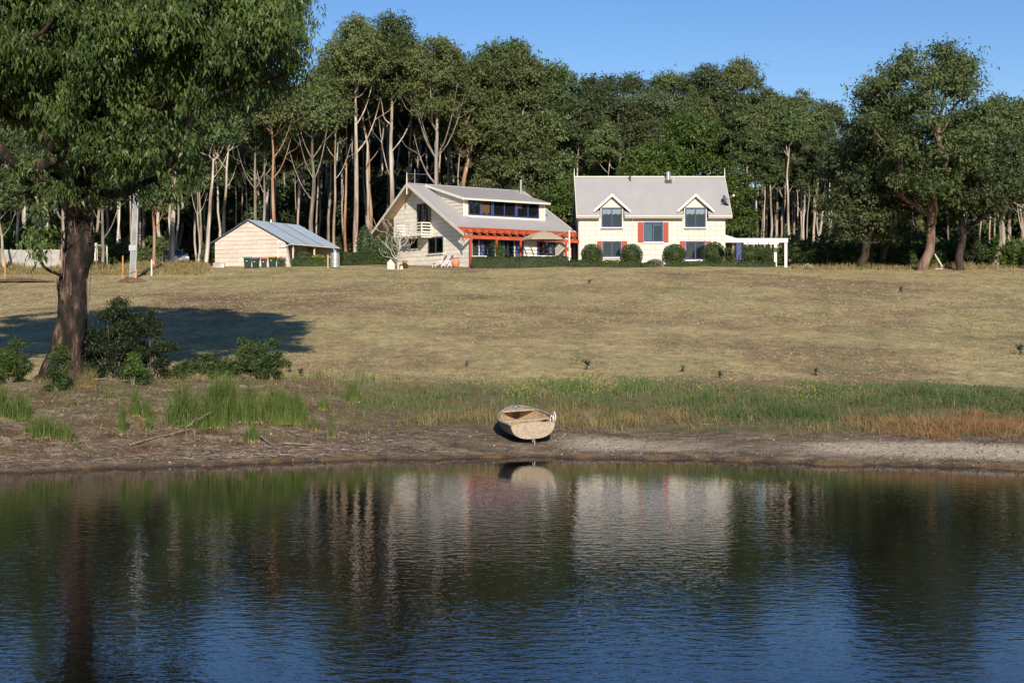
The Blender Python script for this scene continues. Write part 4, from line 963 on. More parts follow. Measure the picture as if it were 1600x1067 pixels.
for a0, a1 in ((-.28, DW[0][0] - .02), (DW[0][1] + .02, DW[1][0] - .02), (DW[1][1] + .02, W1 + .64)):
    bx('gutter', TRIM, hr, a0, a1, -.70, -.56, EZ - .17, EZ - .02); bx('fascia', CREAM, hr, a0, a1, -.553, -.51, EZ - .30, EZ - .05)
    bx('soffit', CREAM, hr, a0, a1, -.50, .09, EZ - .20, EZ - .17)
g = Geo(); g.tube([(RX(988), -.62, EZ - .1), (RX(988), -.5, EZ - .3), (RX(988), -.08, EZ - .5), (RX(988), -.08, -.5)], .045, 8); g.build('downpipe', TRIM, hr)
for (a0, a1) in DW:
    cx = (a0 + a1) / 2; az = RZ(304); ez = RZ(329); hw = 1.83
    d = bx('dormer', CREAM, hr, a0, a1, -.02, .09, RZ(358), RZ(325)); rz_ = RZ(325); hw2 = (a1 - a0) / 2
    for sx in (a0, a1 - .08):
        g = Geo(); zt = az - (az - ez) / hw * hw2 - .12; yb = (zt - EZ) / SL - .55; g.prism([(sx, .095, RZ(358)), (sx, .095, zt), (sx, yb + .3, zt), (sx, -.3, EZ - .05)] if False else [(sx, -.02, EZ - .25), (sx, -.02, zt), (sx, yb + .4, zt), (sx, .6, EZ + .5)], (.08, 0, 0)); g.build('dormer_cheek', CREAM, d)
    zz = RZ(324.5); sl2 = (az - ez) / hw
    for q in range(6):                   # weatherboards filling the little gable
        z0 = zz + q * .19; z1 = z0 + .2; w0 = min(hw2, (az - .12 - z0) / sl2); w1 = max(.02, min(hw2, (az - .12 - z1) / sl2))
        if w0 <= .05: break
        g = Geo(); g.add([(cx - w0, -.02, z0), (cx + w0, -.02, z0), (cx + w1, .0, z1), (cx - w1, .0, z1), (cx - w0, .09, z0), (cx + w0, .09, z0), (cx + w1, .09, z1), (cx - w1, .09, z1)], [(0, 1, 2, 3), (4, 7, 6, 5), (0, 4, 5, 1), (3, 2, 6, 7), (0, 3, 7, 4), (1, 5, 6, 2)]); g.build('weatherboard', CREAM, d)
    for sg in (-1, 1):
        g = Geo(); ym = (az - EZ) / SL - .3; ye = (ez - EZ) / SL - .4; hwx = hw + .02
        g.add([(cx, -.42, az), (cx + sg * hwx, -.42, ez - .02), (cx + sg * hwx, ye, ez - .02), (cx, ym, az), (cx, -.42, az - .07), (cx + sg * hwx, -.42, ez - .09), (cx + sg * hwx, ye, ez - .09), (cx, ym, az - .07)], [(0, 1, 2, 3), (4, 7, 6, 5), (0, 4, 5, 1), (1, 5, 6, 2), (2, 6, 7, 3), (0, 3, 7, 4)]); g.build('dormer_roof', IRON, d)
        g = Geo(); g.add([(cx, -.47, az + .05), (cx + sg * (hw + .04), -.47, ez), (cx + sg * (hw + .04), -.47, ez - .26), (cx, -.47, az - .24)] + [(cx, -.425, az + .05), (cx + sg * (hw + .04), -.425, ez), (cx + sg * (hw + .04), -.425, ez - .26), (cx, -.425, az - .24)], [(0, 1, 2, 3), (4, 7, 6, 5), (0, 4, 5, 1), (1, 5, 6, 2), (2, 6, 7, 3), (0, 3, 7, 4)]); g.build('dormer_barge', WHITE, d)
    PD = lambda a, b, dd: (a, -.025 - dd, b)
    window(hr, PD, a0 + .2, a1 - .2, RZ(355.5), RZ(325), 2, BLUE, dep=.09, fw=.10, sill=WHITE, curtain=[(1, .27), (1, .27)])
g = Geo(); g.lathe([(.27, 0), (.27, .55), (.22, .6), (.22, 1.0), (.28, 1.02), (.28, 1.12), (.16, 1.3), (.02, 1.33)], 14, (RX(1050.5), 3.9, RDZ - .75)); g.build('flue', METAL, hr, smooth=False)
bx('flue_flashing', DARKM, hr, RX(1050.5) - .34, RX(1050.5) + .34, 3.62, 4.3, RDZ - 1.05, RDZ - .35)
g = Geo(); g.lathe([(.09, 0), (.09, .75), (.15, .77), (.12, .86), (.02, .9)], 10, (RX(989.5), 4.0, RDZ - .75)); g.build('vent_pipe', DARKM, hr)
g = Geo(); g.lathe([(.04, 0), (.04, .5), (.01, .52)], 8, (RX(1060), 4.1, RDZ - .5)); g.build('vent_pipe', WHITE, hr)
ds = thing('satellite_dish', 'dark satellite dish on a bracket at the right end of the grey roof', 'satellite dish', (6.9 + RX(1131), 146 + .9, ZG + RZ(319)))
ds.scale = (1.5, 1.5, 1.5)
g = Geo(); k = 16; Rm = Matrix.Rotation(math.radians(58), 3, 'Y') @ Matrix.Rotation(.35, 3, 'X'); dv = []
for i, (r, z) in enumerate([(0.02, 0), (.2, .03), (.38, .1), (.52, .19)]):
    for j in range(k): t = 6.2832 * j / k; dv.append(Rm @ Vector((r * math.cos(t) * .75, r * math.sin(t), z)) + Vector((.1, 0, .25)))
g.add(dv, [(i * k + j, i * k + (j + 1) % k, (i + 1) * k + (j + 1) % k, (i + 1) * k + j) for i in range(3) for j in range(k)]); g.build('dish', mat('dish_grey', (.13, .15, .17), rough=.5), ds, fix=False)
g = Geo(); g.tube([(0, .3, -.4), (0, 0, -.1), (.05, 0, .2)], .035, 6); g.tube([(.05, 0, .1), (.45, -.2, .42), (.72, -.25, .6)], .022, 6); g.build('bracket', METAL, ds)
bx('receiver', WHITE, ds, .66, .78, -.31, -.19, .55, .68); bx('motor_box', mat('dish_box', (.1, .16, .2), rough=.5), ds, -.16, .02, -.1, .1, -.25, .05)
# ------------------------------------------------------------------ A-frame house (left)
ZL = 9.38
TH = math.radians(36); U = Vector((math.cos(TH), math.sin(TH), 0)); Wv = Vector((math.sin(TH), -math.cos(TH), 0))
hl = thing('a_frame_house', 'pale stone house with a steep grey gable roof, long dormer and red verandah', 'house', (-10.8, 146, ZL), TH)
R0 = 17.76 - ZL; SF, SB = .54, .66
zf = lambda t: R0 - (SF * t if t >= 0 else -SB * t)
OG = Vector((-10.8, 146, 0)) + U * 1.2
def gp(px, py):                # gable wall: photograph -> (t, local z)
    q = (px - 800) / F; t = (q * OG.y - OG.x) / (Wv.x - q * Wv.y); D = OG.y + t * Wv.y; return t, CZ + (HY - py) / F * D - ZL
PG = lambda a, b, d: (1.3 - d, -a, b)
tl, tr_ = -4.57, 9.6
gpoly = [(tl, -.9), (tr_, -.9), (tr_, zf(tr_) - .22), (0, R0 - .22), (tl, zf(tl) - .22)]
w2 = Geo().prism([PG(a, b, 0) for a, b in gpoly], (.3, 0, 0)).build('wall', MORT, hl)
lw = (*gp(669, 397), *gp(692.5, 369)); lw = (lw[0], lw[2], lw[1], lw[3])
dw = (*gp(651.5, 364), *gp(673.5, 317)); dw = (dw[0], dw[2], dw[1], dw[3])
sw = (*gp(640, 389), *gp(652.5, 371)); sw = (sw[0], sw[2], sw[1], sw[3])
cnt_b = blocks(w2, PG, gpoly, [lw, dw, sw], .45, 1.25, S_white, rgB, limit=295)
window(hl, PG, *lw, 2, GREYF, fw=.12, sill=WHITE); window(hl, PG, *sw, 1, GREYF, fw=.1, sill=WHITE)
window(hl, PG, *dw, 2, mat('door_frame_brown', (.10, .045, .03), rough=.5), fw=.1, curtain=[(.5, .9), (.55, .95)], cm=mat('curtain_blue', (.05, .07, .2), rough=.9))
bx('wall', S_white, hl, 1.62, 14.0, -7.2, 4.5, -.9, 2.9)                       # body under the roof
g = Geo(); g.prism([(13.7, -7.2, -.9), (13.7, 4.57, -.9), (13.7, 4.57, zf(-4.57) - .2), (13.7, 0, R0 - .2), (13.7, -9.0, zf(9.0) - .2), (13.7, -9.0, -.9)], (.3, 0, 0)); g.build('wall', S_white, hl)
# roof
for (e0, e1, nm) in (((-9.05, zf(9.05)), (0, R0), 'roof'), ((7.86, zf(-7.86)), (0, R0), 'roof')):
    corrugated(0, 14.9, e0, e1).build(nm, IRON, hl)
for (y0, y1) in ((-9.0, -.02), (7.8, .02)):
    g = Geo(); z0, z1 = zf(-y0) - .06, zf(-y1) - .06; g.add([(.05, y0, z0), (14.85, y0, z0), (14.85, y1, z1), (.05, y1, z1), (.05, y0, z0 - .08), (14.85, y0, z0 - .08), (14.85, y1, z1 - .08), (.05, y1, z1 - .08)], [(0, 1, 2, 3), (4, 7, 6, 5), (0, 4, 5, 1), (1, 5, 6, 2), (2, 6, 7, 3), (0, 3, 7, 4)]); g.build('soffit', SOFF, hl)
bx('ridge_cap', IRON, hl, 0, 14.9, -.14, .14, R0 - .02, R0 + .07)
for sx in (-.05, 14.9):
    for ya, yb in ((-10.42, 0), (7.95, 0)):
        g = Geo(); za, zb_2 = zf(-ya), R0; g.prism([(sx, ya, za - .26), (sx, yb, zb_2 - .26), (sx, yb, zb_2 + .06), (sx, ya, za + .06)], (.05, 0, 0)); g.build('barge_board', TRIM, hl)
g = Geo(); g.tube([(0, 0, R0 - 1.1), (0, 0, R0 + .5), (0, 0, R0 + 1.15)], [.06, .05, .025], 8); g.build('finial', WHITE, hl)
g = Geo(); g.tube([(0, 7.95, zf(-7.95) - .1), (14.9, 7.95, zf(-7.95) - .1)], .07, 8); g.build('gutter', TRIM, hl)
g = Geo(); g.lathe([(.13, 0), (.13, 1.5), (.17, 1.52), (.17, 1.62), (.02, 1.7)], 12, (14.1, -.6, R0 - .5)); g.build('flue', METAL, hl)
# long dormer
dx0, dx1, dt = 2.4, 12.6, 6.8; db = zf(dt); dsl = .25; dz = lambda t: R0 - .02 - dsl * t
PDm = lambda a, b, d: (a, -dt - d, b)
dor = Geo().box(dx0, dx1, -dt, -dt + .15, db - .05, dz(dt) - .12).build('long_dormer', CREAM, hl)
for sx in (dx0, dx1 - .1):
    g = Geo(); g.prism([(sx, -dt, db - .1), (sx, -dt, dz(dt) - .12), (sx, -.45, dz(.45) - .12)], (.1, 0, 0)); g.build('dormer_cheek', CREAM, dor)
nb = 9
for q in range(nb):                          # weatherboards on the visible cheek
    z0 = db + q * (dz(dt) - .14 - db) / nb * 1.9; 
    z1 = z0 + .2
    ta = min(dt, (R0 - z0) / SF) ; tb = max(.5, (R0 - .14 - z0) / dsl) if z0 > dz(dt) - .14 else dt
    lo_t = (R0 - z0) / SF; hi_t = dt if z0 < dz(dt) - .3 else (R0 - .3 - z0) / dsl
    if hi_t - lo_t < .3: continue
    lo1 = (R0 - z1) / SF; g = Geo(); g.add([(dx0 - .045, -lo_t, z0), (dx0 - .045, -hi_t, z0), (dx0 - .012, -hi_t, z1), (dx0 - .012, -lo1, z1)] + [(dx0 - .003, -lo_t, z0), (dx0 - .003, -hi_t, z0), (dx0 - .003, -hi_t, z1), (dx0 - .003, -lo1, z1)], [(0, 1, 2, 3), (4, 7, 6, 5), (0, 4, 5, 1), (1, 5, 6, 2), (2, 6, 7, 3), (0, 3, 7, 4)]); g.build('weatherboard', CREAM, dor)
fh = dz(dt) - .14 - db
for q in range(9):
    z0 = db + .0 + q * fh / 9; z1 = z0 + fh / 9 + .01
    for a0, a1 in ((dx0, dx0 + .55), (dx1 - .75, dx1)):
        g = Geo(); g.add([(a0, -dt - .04, z0), (a1, -dt - .04, z0), (a1, -dt - .01, z1), (a0, -dt - .01, z1), (a0, -dt - .002, z0), (a1, -dt - .002, z0), (a1, -dt - .002, z1), (a0, -dt - .002, z1)], [(0, 1, 2, 3), (4, 7, 6, 5), (0, 4, 5, 1), (1, 5, 6, 2), (2, 6, 7, 3), (0, 3, 7, 4)]); g.build('weatherboard', CREAM, dor)
bx('corner_board', WHITE, dor, dx0 - .06, dx0 + .08, -dt - .07, -dt - .005, db - .02, dz(dt) - .12); bx('corner_board', WHITE, dor, dx1 - .1, dx1 + .05, -dt - .07, -dt - .005, db - .02, dz(dt) - .12)
bx('apron', WHITE, dor, dx0 + .09, dx1 - .11, -dt - .09, -dt - .042, db - .03, db + .14)
ww0, ww1 = dx0 + .6, dx1 - .8; wwn = (ww1 - ww0 - .3) / 3
for q in range(3):
    a0 = ww0 + q * (wwn + .15); window(hl, PDm, a0, a0 + wwn, db + .2, dz(dt) - .2, 2, BLUE, dep=.08, fw=.085, curtain=[None, (.9, .85)] if q == 0 else [None, None] if q == 1 else [(.5, .35), None], cm=CURTB)
    if q < 2: bx('mullion_post', BLUE, dor, a0 + wwn + .004, a0 + wwn + .146, -dt - .11, -dt - .05, db + .2, dz(dt) - .2)
g = Geo(); y1_ = -dt - .55; z1_ = dz(dt + .55)
g.add([(dx0 - .3, y1_, z1_), (dx1 + .3, y1_, z1_), (dx1 + .3, -.1, dz(.1) + .06), (dx0 - .3, -.1, dz(.1) + .06), (dx0 - .3, y1_, z1_ - .1), (dx1 + .3, y1_, z1_ - .1), (dx1 + .3, -.1, dz(.1) - .04), (dx0 - .3, -.1, dz(.1) - .04)], [(0, 1, 2, 3), (4, 7, 6, 5), (0, 4, 5, 1), (1, 5, 6, 2), (2, 6, 7, 3), (0, 3, 7, 4)]); g.build('dormer_roof', IRON, dor)
bx('dormer_gutter', TRIM, dor, dx0 - .32, dx1 + .32, y1_ - .1, y1_ - .004, z1_ - .2, z1_ - .01)
g = Geo(); g.prism([(dx0 - .35, y1_, z1_ - .24), (dx0 - .35, y1_, z1_ + .03), (dx0 - .35, -.3, dz(.3) + .09), (dx0 - .35, -.3, dz(.3) - .14)], (.045, 0, 0)); g.build('dormer_barge', WHITE, dor)
g = Geo(); g.tube([(dx0 + .0, y1_ - .05, z1_ - .15), (dx0 + .0, -dt - .12, z1_ - .4), (dx0, -dt - .12, db + .15), (dx0 + .9, -dt - .55, db - .14)], .04, 8); g.build('downpipe', WHITE, dor)
# verandah: red fascia, rafters, beam, posts
vf = thing('red_verandah', 'red-orange timber verandah frame along the front of the A-frame house', 'verandah', (-10.8, 146, ZL), TH)
bx('fascia', REDP, vf, .05, 14.9, -9.10, -9.055, zf(9.1) - .42, zf(9.1) - .03)
for q in range(17):
    x = .12 + q * .915; g = Geo(); g.add([(x, -9.105, zf(9.1) - .05), (x, -10.42, zf(10.42) + .0), (x, -10.42, zf(10.42) - .16), (x, -9.105, zf(9.1) - .26)] + [(x + .07, -9.105, zf(9.1) - .05), (x + .07, -10.42, zf(10.42)), (x + .07, -10.42, zf(10.42) - .16), (x + .07, -9.105, zf(9.1) - .26)], [(0, 1, 2, 3), (4, 7, 6, 5), (0, 4, 5, 1), (1, 5, 6, 2), (2, 6, 7, 3), (0, 3, 7, 4)]); g.build('rafter', REDP, vf)
bz = zf(10.42) - .16
bx('beam', REDP, vf, .0, 15.5, -10.34, -10.24, bz - .32, bz - .004)
g = Geo(); 
for px in (735.5, 776, 813.5, 884.5):
    q = (px - 800) / F; t = 10.28; X0 = -10.8 + Wv.x * t; Y0 = 146 + Wv.y * t; lx = (q * Y0 - X0) / (U.x - q * U.y)
    bx('post', REDP, vf, lx - .09, lx + .09, -10.38, -10.2 if False else -10.345, -1, bz - .33) if False else bx('post', REDP, vf, lx - .085, lx + .085, -10.37, -10.21, -1.2, bz - .325)
for q in range(4): bx('batten', REDP, vf, .03, 14.9, -9.3 - q * .3, -9.24 - q * .3, zf(9.27 + q * .3) + .03, zf(9.27 + q * .3) + .075)
g = Geo(); g.tube([(.25, -9.3, zf(9.3) - .2), (.25, -10.2, bz - .8)], .05, 4); g.build('brace', REDP, vf)
PF = lambda a, b, d: (a, -7.2 - d, b)
for (a0, a1, n, cu) in ((1.75, 3.9, 3, [None, (.6, .95), None]), (4.1, 5.9, 2, [(.6, .9), None]), (6.1, 8.3, 3, [None, (.5, .95), None]), (8.5, 9.5, 1, [(.5, .95)]), (11.3, 13.6, 3, [(.4, .95), None, (.5, .9)])):
    window(hl, PF, a0, a1, -.35, 2.55, n, BLUE, fw=.1, curtain=cu, cm=mat('curtain_lilac', (.28, .29, .5), rough=.9))
bx('patio', CONC, hl, 1.7, 14.5, -10.2, -7.22, -.9, -.42)
# balcony
bal = thing('timber_balcony', 'small white timber balcony on the gable of the A-frame house', 'balcony', (-10.8, 146, ZL), TH)
ba0 = gp(634, 366)[0]; ba1 = gp(674, 366)[0]; bb = gp(665, 367)[1]
pbox('floor', WHITE, bal, PG, ba0 - .3, ba1 + .1, bb - .16, bb, .105, 1.35)
for q in range(6):
    a = ba0 - .2 + q * (ba1 - ba0 + .1) / 5; pbox('joist', TRIM, bal, PG, a, a + .09, bb - .36, bb - .165, .105, 1.3)
for a in (ba0 - .25, (ba0 + ba1) / 2 - .1, ba1 - .02): pbox('post', WHITE, bal, PG, a, a + .1, bb + .004, bb + 1.15, 1.24, 1.34)
for a in (ba0 - .25, ba1 - .02): pbox('post', WHITE, bal, PG, a, a + .1, bb + .004, bb + 1.15, .12, .22)
for k in range(4):
    z = bb + .18 + k * .3
    pbox('rail', WHITE, bal, PG, ba0 - .3, ba1 + .12, z, z + .11, 1.345, 1.39)
    for a in (ba0 - .30, ba1 + .085): pbox('rail', WHITE, bal, PG, a, a + .04, z, z + .11, .11, 1.34)
# tv antenna behind ridge
an = thing('tv_antenna', 'thin television antenna above the ridge near the gable peak', 'antenna', Vector((-10.8, 146, ZL + R0)) + U * .9 + Wv * .1)
g = Geo(); g.tube([(0, 0, -.3), (0, 0, 1.5)], .022, 5); g.build('mast', METAL, an)
g = Geo(); g.tube([(-.9, 0, 1.05), (1.4, .2, 1.0)], .016, 4)
for q in range(7): x = -.8 + q * .33; g.tube([(x, -.35, 1.04), (x, .4, 1.04)], .009, 3)
g.build('boom', METAL, an)
# ------------------------------------------------------------------ link roof between houses
lk = thing('link_building', 'low dark passage building joining the two houses', 'building', (6.4, 150, gz(6, 150)))
bx('wall', mat('passage_shade_dark', (.05, .05, .055), rough=.8), lk, -1.6, .7, 0, 3, -.3, 2.6); bx('door', SOFF, lk, .05, .3, -.05, -.004, -.3, 2.2)  # wall coloured near black for the shade inside the open passage
g = Geo(); g.prism([(-2.1, -.8, 2.62), (-2.1, 3.2, 2.62), (-2.1, 3.2, 4.4), (-2.1, 2.6, 4.4)], (2.75, 0, 0)); g.build('roof', DARKM, lk)
bx('fascia', TRIM, lk, -2.1, .66, -.9, -.81, 2.4, 2.75); bx('post', TRIM, lk, -.3, -.2, -.75, -.65, -.3, 2.4)
# ------------------------------------------------------------------ shed
TS = math.radians(64); US = Vector((math.cos(TS), math.sin(TS), 0)); WS = Vector((math.sin(TS), -math.cos(TS), 0)); ZS = gz(-26.2, 141) - .12
sh = thing('stone_shed', 'small pinkish stone shed with a blue-grey sheet roof', 'shed', (-26.2, 141, ZS), TS)
H0 = 13.7 - ZS; s1, s2 = 2.45 / 4.96, 2.3 / 4.72
PS = lambda a, b, d: (.25 - d, -a, b)
sp = [(-4.15, -.6), (5.05, -.6), (4.35, H0 - 4.35 * s1 - .14), (0, H0 - .14), (-4.15, H0 - 4.15 * s2 - .14)]
w3 = Geo().prism([PS(a, b, 0) for a, b in sp], (.25, 0, 0)).build('wall', MORT, sh)
blocks(w3, PS, sp, [], .42, 1.15, S_pink, rgB)
bx('wall', S_pink, sh, .52, 8.6, -1.5, 4.1, -.6, H0 - 4.1 * s2 - .15)
g = Geo(); g.prism([(8.3, -4.3, -.6), (8.3, 4.1, -.6), (8.3, 4.1, H0 - 4.1 * s2 - .15), (8.3, 0, H0 - .15), (8.3, -4.3, H0 - 4.3 * s1 - .15)], (.25, 0, 0)); g.build('wall', S_pink, sh)
g = Geo()
for sg, yy, ss in ((-1, 5.0, s1), (1, 4.76, s2)):
    g.add([(.0, 0, H0 - .03), (8.8, 0, H0 - .03), (8.8, sg * yy, H0 - yy * ss - .03), (0, sg * yy, H0 - yy * ss - .03), (.0, 0, H0 - .09), (8.8, 0, H0 - .09), (8.8, sg * yy, H0 - yy * ss - .09), (0, sg * yy, H0 - yy * ss - .09)], [(0, 1, 2, 3), (4, 7, 6, 5), (0, 4, 5, 1), (1, 5, 6, 2), (2, 6, 7, 3), (0, 3, 7, 4)])
rf = g.build('roof', DARKM, sh)
for a0, a1 in ((-.02, 3.0), (3.28, 5.75), (6.03, 8.82)): corrugated(a0, a1, (-5.0, H0 - 5 * s1 + .02), (-.02, H0 + .01), .01, .2, .025).build('roof_sheet', IRONB, rf)
corrugated(-.02, 8.82, (4.76, H0 - 4.76 * s2 + .02), (.02, H0 + .01), .01, .2, .025).build('roof_sheet', IRONB, rf)
for x in (.9, 4.6, 8.4): bx('post', TRIM, sh, x - .06, x + .06, -4.85, -4.73, -.6, H0 - 4.8 * s1 - .1)
g = Geo(); g.tube([(.1, -5.05, H0 - 5.05 * s1 - .05), (8.8, -5.05, H0 - 5.05 * s1 - .05)], .06, 6); g.tube([(.05, -5.0, H0 - 5 * s1 - .1), (.05, -4.3, H0 - 5 * s1 - .35), (.02, -3.6, H0 - 5 * s1 - .4), (.02, -3.6, -.3)], .04, 6); g.build('downpipe', WHITE, sh)
g = Geo(); g.tube([(0, 4.8, H0 - 4.8 * s2 - .05), (8.8, 4.8, H0 - 4.8 * s2 - .05)], .06, 6); g.build('gutter', METAL, sh)
g = Geo(); g.lathe([(.08, 0), (.08, .3), (.02, .34)], 8, (3.5, -.3, H0 - .1)); g.build('vent', WHITE, sh)
# ------------------------------------------------------------------ wheelie bins
BIN = mat('bin_dark_green_plastic', (.012, .028, .022), rough=.5)
def wbin(px, w, h, lid, label, body=BIN):
    D = 137.2; o = thing('wheelie_bin', label, 'bin', at(px, D), rgB.uniform(-.2, .2), 'wheelie bins beside the shed')
    g = Geo(); a, b = w * .40, w * .5; y0, y1 = -.26, .26
    g.add([(-a, -.2, .06), (a, -.2, .06), (a, .22, .06), (-a, .22, .06), (-b, y0, h - .1), (b, y0, h - .1), (b, y1 + .06, h - .1), (-b, y1 + .06, h - .1)], [(0, 3, 2, 1), (4, 5, 6, 7), (0, 1, 5, 4), (1, 2, 6, 5), (2, 3, 7, 6), (3, 0, 4, 7)]); g.box(-b - .02, b + .02, y0 - .03, y1 + .08, h - .17, h - .105)
    g.build('body', body, o)
    g = Geo(); g.prism([(-b - .03, y0 - .05, h - .095), (-b - .03, y0 - .05, h - .04), (-b - .03, -.05, h + .03), (-b - .03, y1 + .1, h + .02), (-b - .03, y1 + .1, h - .095)], (2 * b + .06, 0, 0)); g.build('lid', mat('lid_' + lid[0], lid[1], rough=.45), o)
    for sx in (-a - .03, a - .02): g = Geo(); g.tube([(sx, .26, .1), (sx + .05, .26, .1)], .1, 10); g.build('wheel', DARKM, o)
    g = Geo(); g.tube([(-b, y1 + .13, h - .1), (b, y1 + .13, h - .1)], .018, 6); g.build('handle', body, o)
    bx('label_sticker', WHITE, o, -.12, .0, -.275, -.262, h - .42, h - .36)
wbin(387, .74, 1.10, ('green', (.03, .32, .10)), 'large dark wheelie bin with a bright green lid, nearest the shed gable centre')
wbin(399.5, .66, 1.02, ('purple', (.20, .13, .38)), 'dark wheelie bin with a purple lid')
wbin(412.5, .60, .95, ('red', (.45, .05, .06)), 'small green wheelie bin with a red lid', mat('bin_green_plastic', (.012, .034, .026), rough=.5))
wbin(425.5, .68, 1.06, ('yellow', (.55, .33, .03)), 'green wheelie bin with an orange-yellow lid at the end of the row', mat('bin_green_plastic', (.012, .034, .026), rough=.5))
tr0 = thing('water_trough', 'small grey trough at the left foot of the shed gable', 'trough', at(342, 137), .1)
bx('body', CONC, tr0, -.55, .55, -.25, .25, 0, .5, .02); bx('tag', WHITE, tr0, .25, .5, -.27, -.256, .1, .35)
wt = thing('white_drum', 'white drum in the shade beside the shed wall', 'drum', at(455, 142)); Geo().lathe([(.42, 0), (.45, .05), (.45, .9), (.4, 1.0), (.1, 1.04)], 14).build('body', WHITE, wt, smooth=False)
# tank
tk = thing('steel_tank', 'upright galvanised steel tank with a domed top on the lawn edge', 'tank', at(523.5, 137))
Geo().lathe([(.40, 0), (.45, .04), (.45, 1.30), (.42, 1.40), (.30, 1.50), (.16, 1.54)], 24).build('body', METAL, tk, smooth=False)
Geo().lathe([(.155, 1.545), (.155, 1.68), (.1, 1.72), (.01, 1.73)], 16).build('cap', METAL, tk); 
for z in (.35, .75, 1.15): Geo().lathe([(.452, z), (.463, z + .02), (.463, z + .04), (.452, z + .06)], 24).build('rib', METAL, tk)
yp = thing('timber_post', 'short yellowish timber post beside the steel tank', 'post', at(512.5, 136.3)); bx('shaft', mat('timber_yellow', (.40, .32, .10), rough=.8), yp, -.07, .07, -.07, .07, -.3, 1.25); bx('cap', SOFF, yp, -.09, .09, -.09, .09, 1.252, 1.3)
# ------------------------------------------------------------------ hedges and garden plants
def hedge(label, px0, px1, D0, D1, h, w, n, m=None, leaf=(.11, .06), round_=False, name='hedge', seed=1, h1=None):
    rg = np.random.RandomState(seed); p0, p1 = at(px0, D0), at(px1, D1); c = (p0 + p1) / 2; d = p1 - p0; L = Vector((d.x, d.y, 0)).length; a = math.atan2(d.y, d.x)
    o = thing(name, label, 'hedge', c, a)
    t = rg.uniform(-.5, .5, n); top = rg.rand(n) < .35; hh = h + (h1 - h) * (t + .5) if h1 else np.full(n, h)
    wav = .05 * np.sin(t * L * 2.1) + .03 * np.sin(t * L * 5.3)
    y = np.where(top, rg.uniform(-.5, .5, n) * w, np.sign(rg.rand(n) - .4) * w * .5) + rg.normal(size=n) * .03; z = np.where(top, hh, rg.uniform(0, 1, n) * hh) + rg.normal(size=n) * .025 + wav
    P_ = np.stack([t * L, y, z + d.z * t], 1); no = np.where(top[:, None], [0, 0, 1], np.stack([np.zeros(n), np.sign(y), np.zeros(n)], 1))
    ax = rg.normal(size=(n, 3)) + no * .5; ax /= np.linalg.norm(ax, axis=1)[:, None]; nn = no + rg.normal(size=(n, 3)) * .5; sd = np.cross(ax, nn); sd /= np.linalg.norm(sd, axis=1)[:, None]
    l_, w_ = leaf; Q = np.stack([P_, P_ + ax * l_ * .5 + sd * w_ / 2, P_ + ax * l_, P_ + ax * l_ * .5 - sd * w_ / 2], 1)
    link('foliage', quads_mesh('foliage', Q, m or M_leaf['hedge']), o)
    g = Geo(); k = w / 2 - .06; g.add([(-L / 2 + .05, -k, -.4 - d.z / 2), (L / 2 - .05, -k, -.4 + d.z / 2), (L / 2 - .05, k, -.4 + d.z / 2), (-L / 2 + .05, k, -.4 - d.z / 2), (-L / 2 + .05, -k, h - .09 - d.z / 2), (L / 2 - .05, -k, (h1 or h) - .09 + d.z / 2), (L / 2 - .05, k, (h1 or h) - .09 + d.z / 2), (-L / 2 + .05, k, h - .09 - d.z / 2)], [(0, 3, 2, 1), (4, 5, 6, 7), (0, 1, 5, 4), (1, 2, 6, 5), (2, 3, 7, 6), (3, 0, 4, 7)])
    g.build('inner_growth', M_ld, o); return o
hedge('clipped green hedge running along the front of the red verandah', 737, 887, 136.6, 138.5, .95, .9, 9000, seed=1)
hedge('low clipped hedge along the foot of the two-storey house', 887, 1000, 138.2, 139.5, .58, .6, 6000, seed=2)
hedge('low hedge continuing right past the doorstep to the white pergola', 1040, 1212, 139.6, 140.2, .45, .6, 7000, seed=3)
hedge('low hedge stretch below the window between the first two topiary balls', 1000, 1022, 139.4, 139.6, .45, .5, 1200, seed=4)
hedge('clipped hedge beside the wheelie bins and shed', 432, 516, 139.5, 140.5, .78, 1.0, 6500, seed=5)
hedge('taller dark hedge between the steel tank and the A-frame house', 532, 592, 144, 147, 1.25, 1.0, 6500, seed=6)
def topiary(px, D, py0, h, w, label, seed, m=None, cat='bush', name='topiary_bush', n=3600, grp='clipped round bushes in front of the two-storey house', leaf=(.13, .07)):
    rg = np.random.RandomState(seed); o = thing(name, label, cat, at(px, D), 0, grp)
    d = rg.normal(size=(n, 3)); d /= np.linalg.norm(d, axis=1)[:, None]
    lump = 1 + .04 * np.sin(d[:, 0] * 5 + seed) * np.sin(d[:, 2] * 6) + rg.normal(size=n) * .025
    P_ = d * np.array([w / 2, w / 2, h / 2]) * lump[:, None] + np.array([0, 0, h * .47]); P_ = P_[P_[:, 2] > 0]; d = d[:len(P_)]; n = len(P_)
    d = (P_ - np.array([0, 0, h * .47])); d /= np.linalg.norm(d, axis=1)[:, None]
    ax = rg.normal(size=(n, 3)) + d * .6; ax /= np.linalg.norm(ax, axis=1)[:, None]; sd = np.cross(ax, d + rg.normal(size=(n, 3)) * .5); sd /= np.linalg.norm(sd, axis=1)[:, None]
    Q = np.stack([P_, P_ + ax * leaf[0] * .5 + sd * leaf[1] / 2, P_ + ax * leaf[0], P_ + ax * leaf[0] * .5 - sd * leaf[1] / 2], 1)
    link('foliage', quads_mesh('foliage', Q, m or M_leaf['hedge']), o)
    g = Geo(); g.lathe([(w * .30, -.1)] + [(w / 2 * .88 * math.sin(a), h * .47 - h / 2 * .88 * math.cos(a)) for a in np.linspace(.7, 3.0, 8)], 12); g.build('inner_growth', M_ld, o, smooth=True); return o
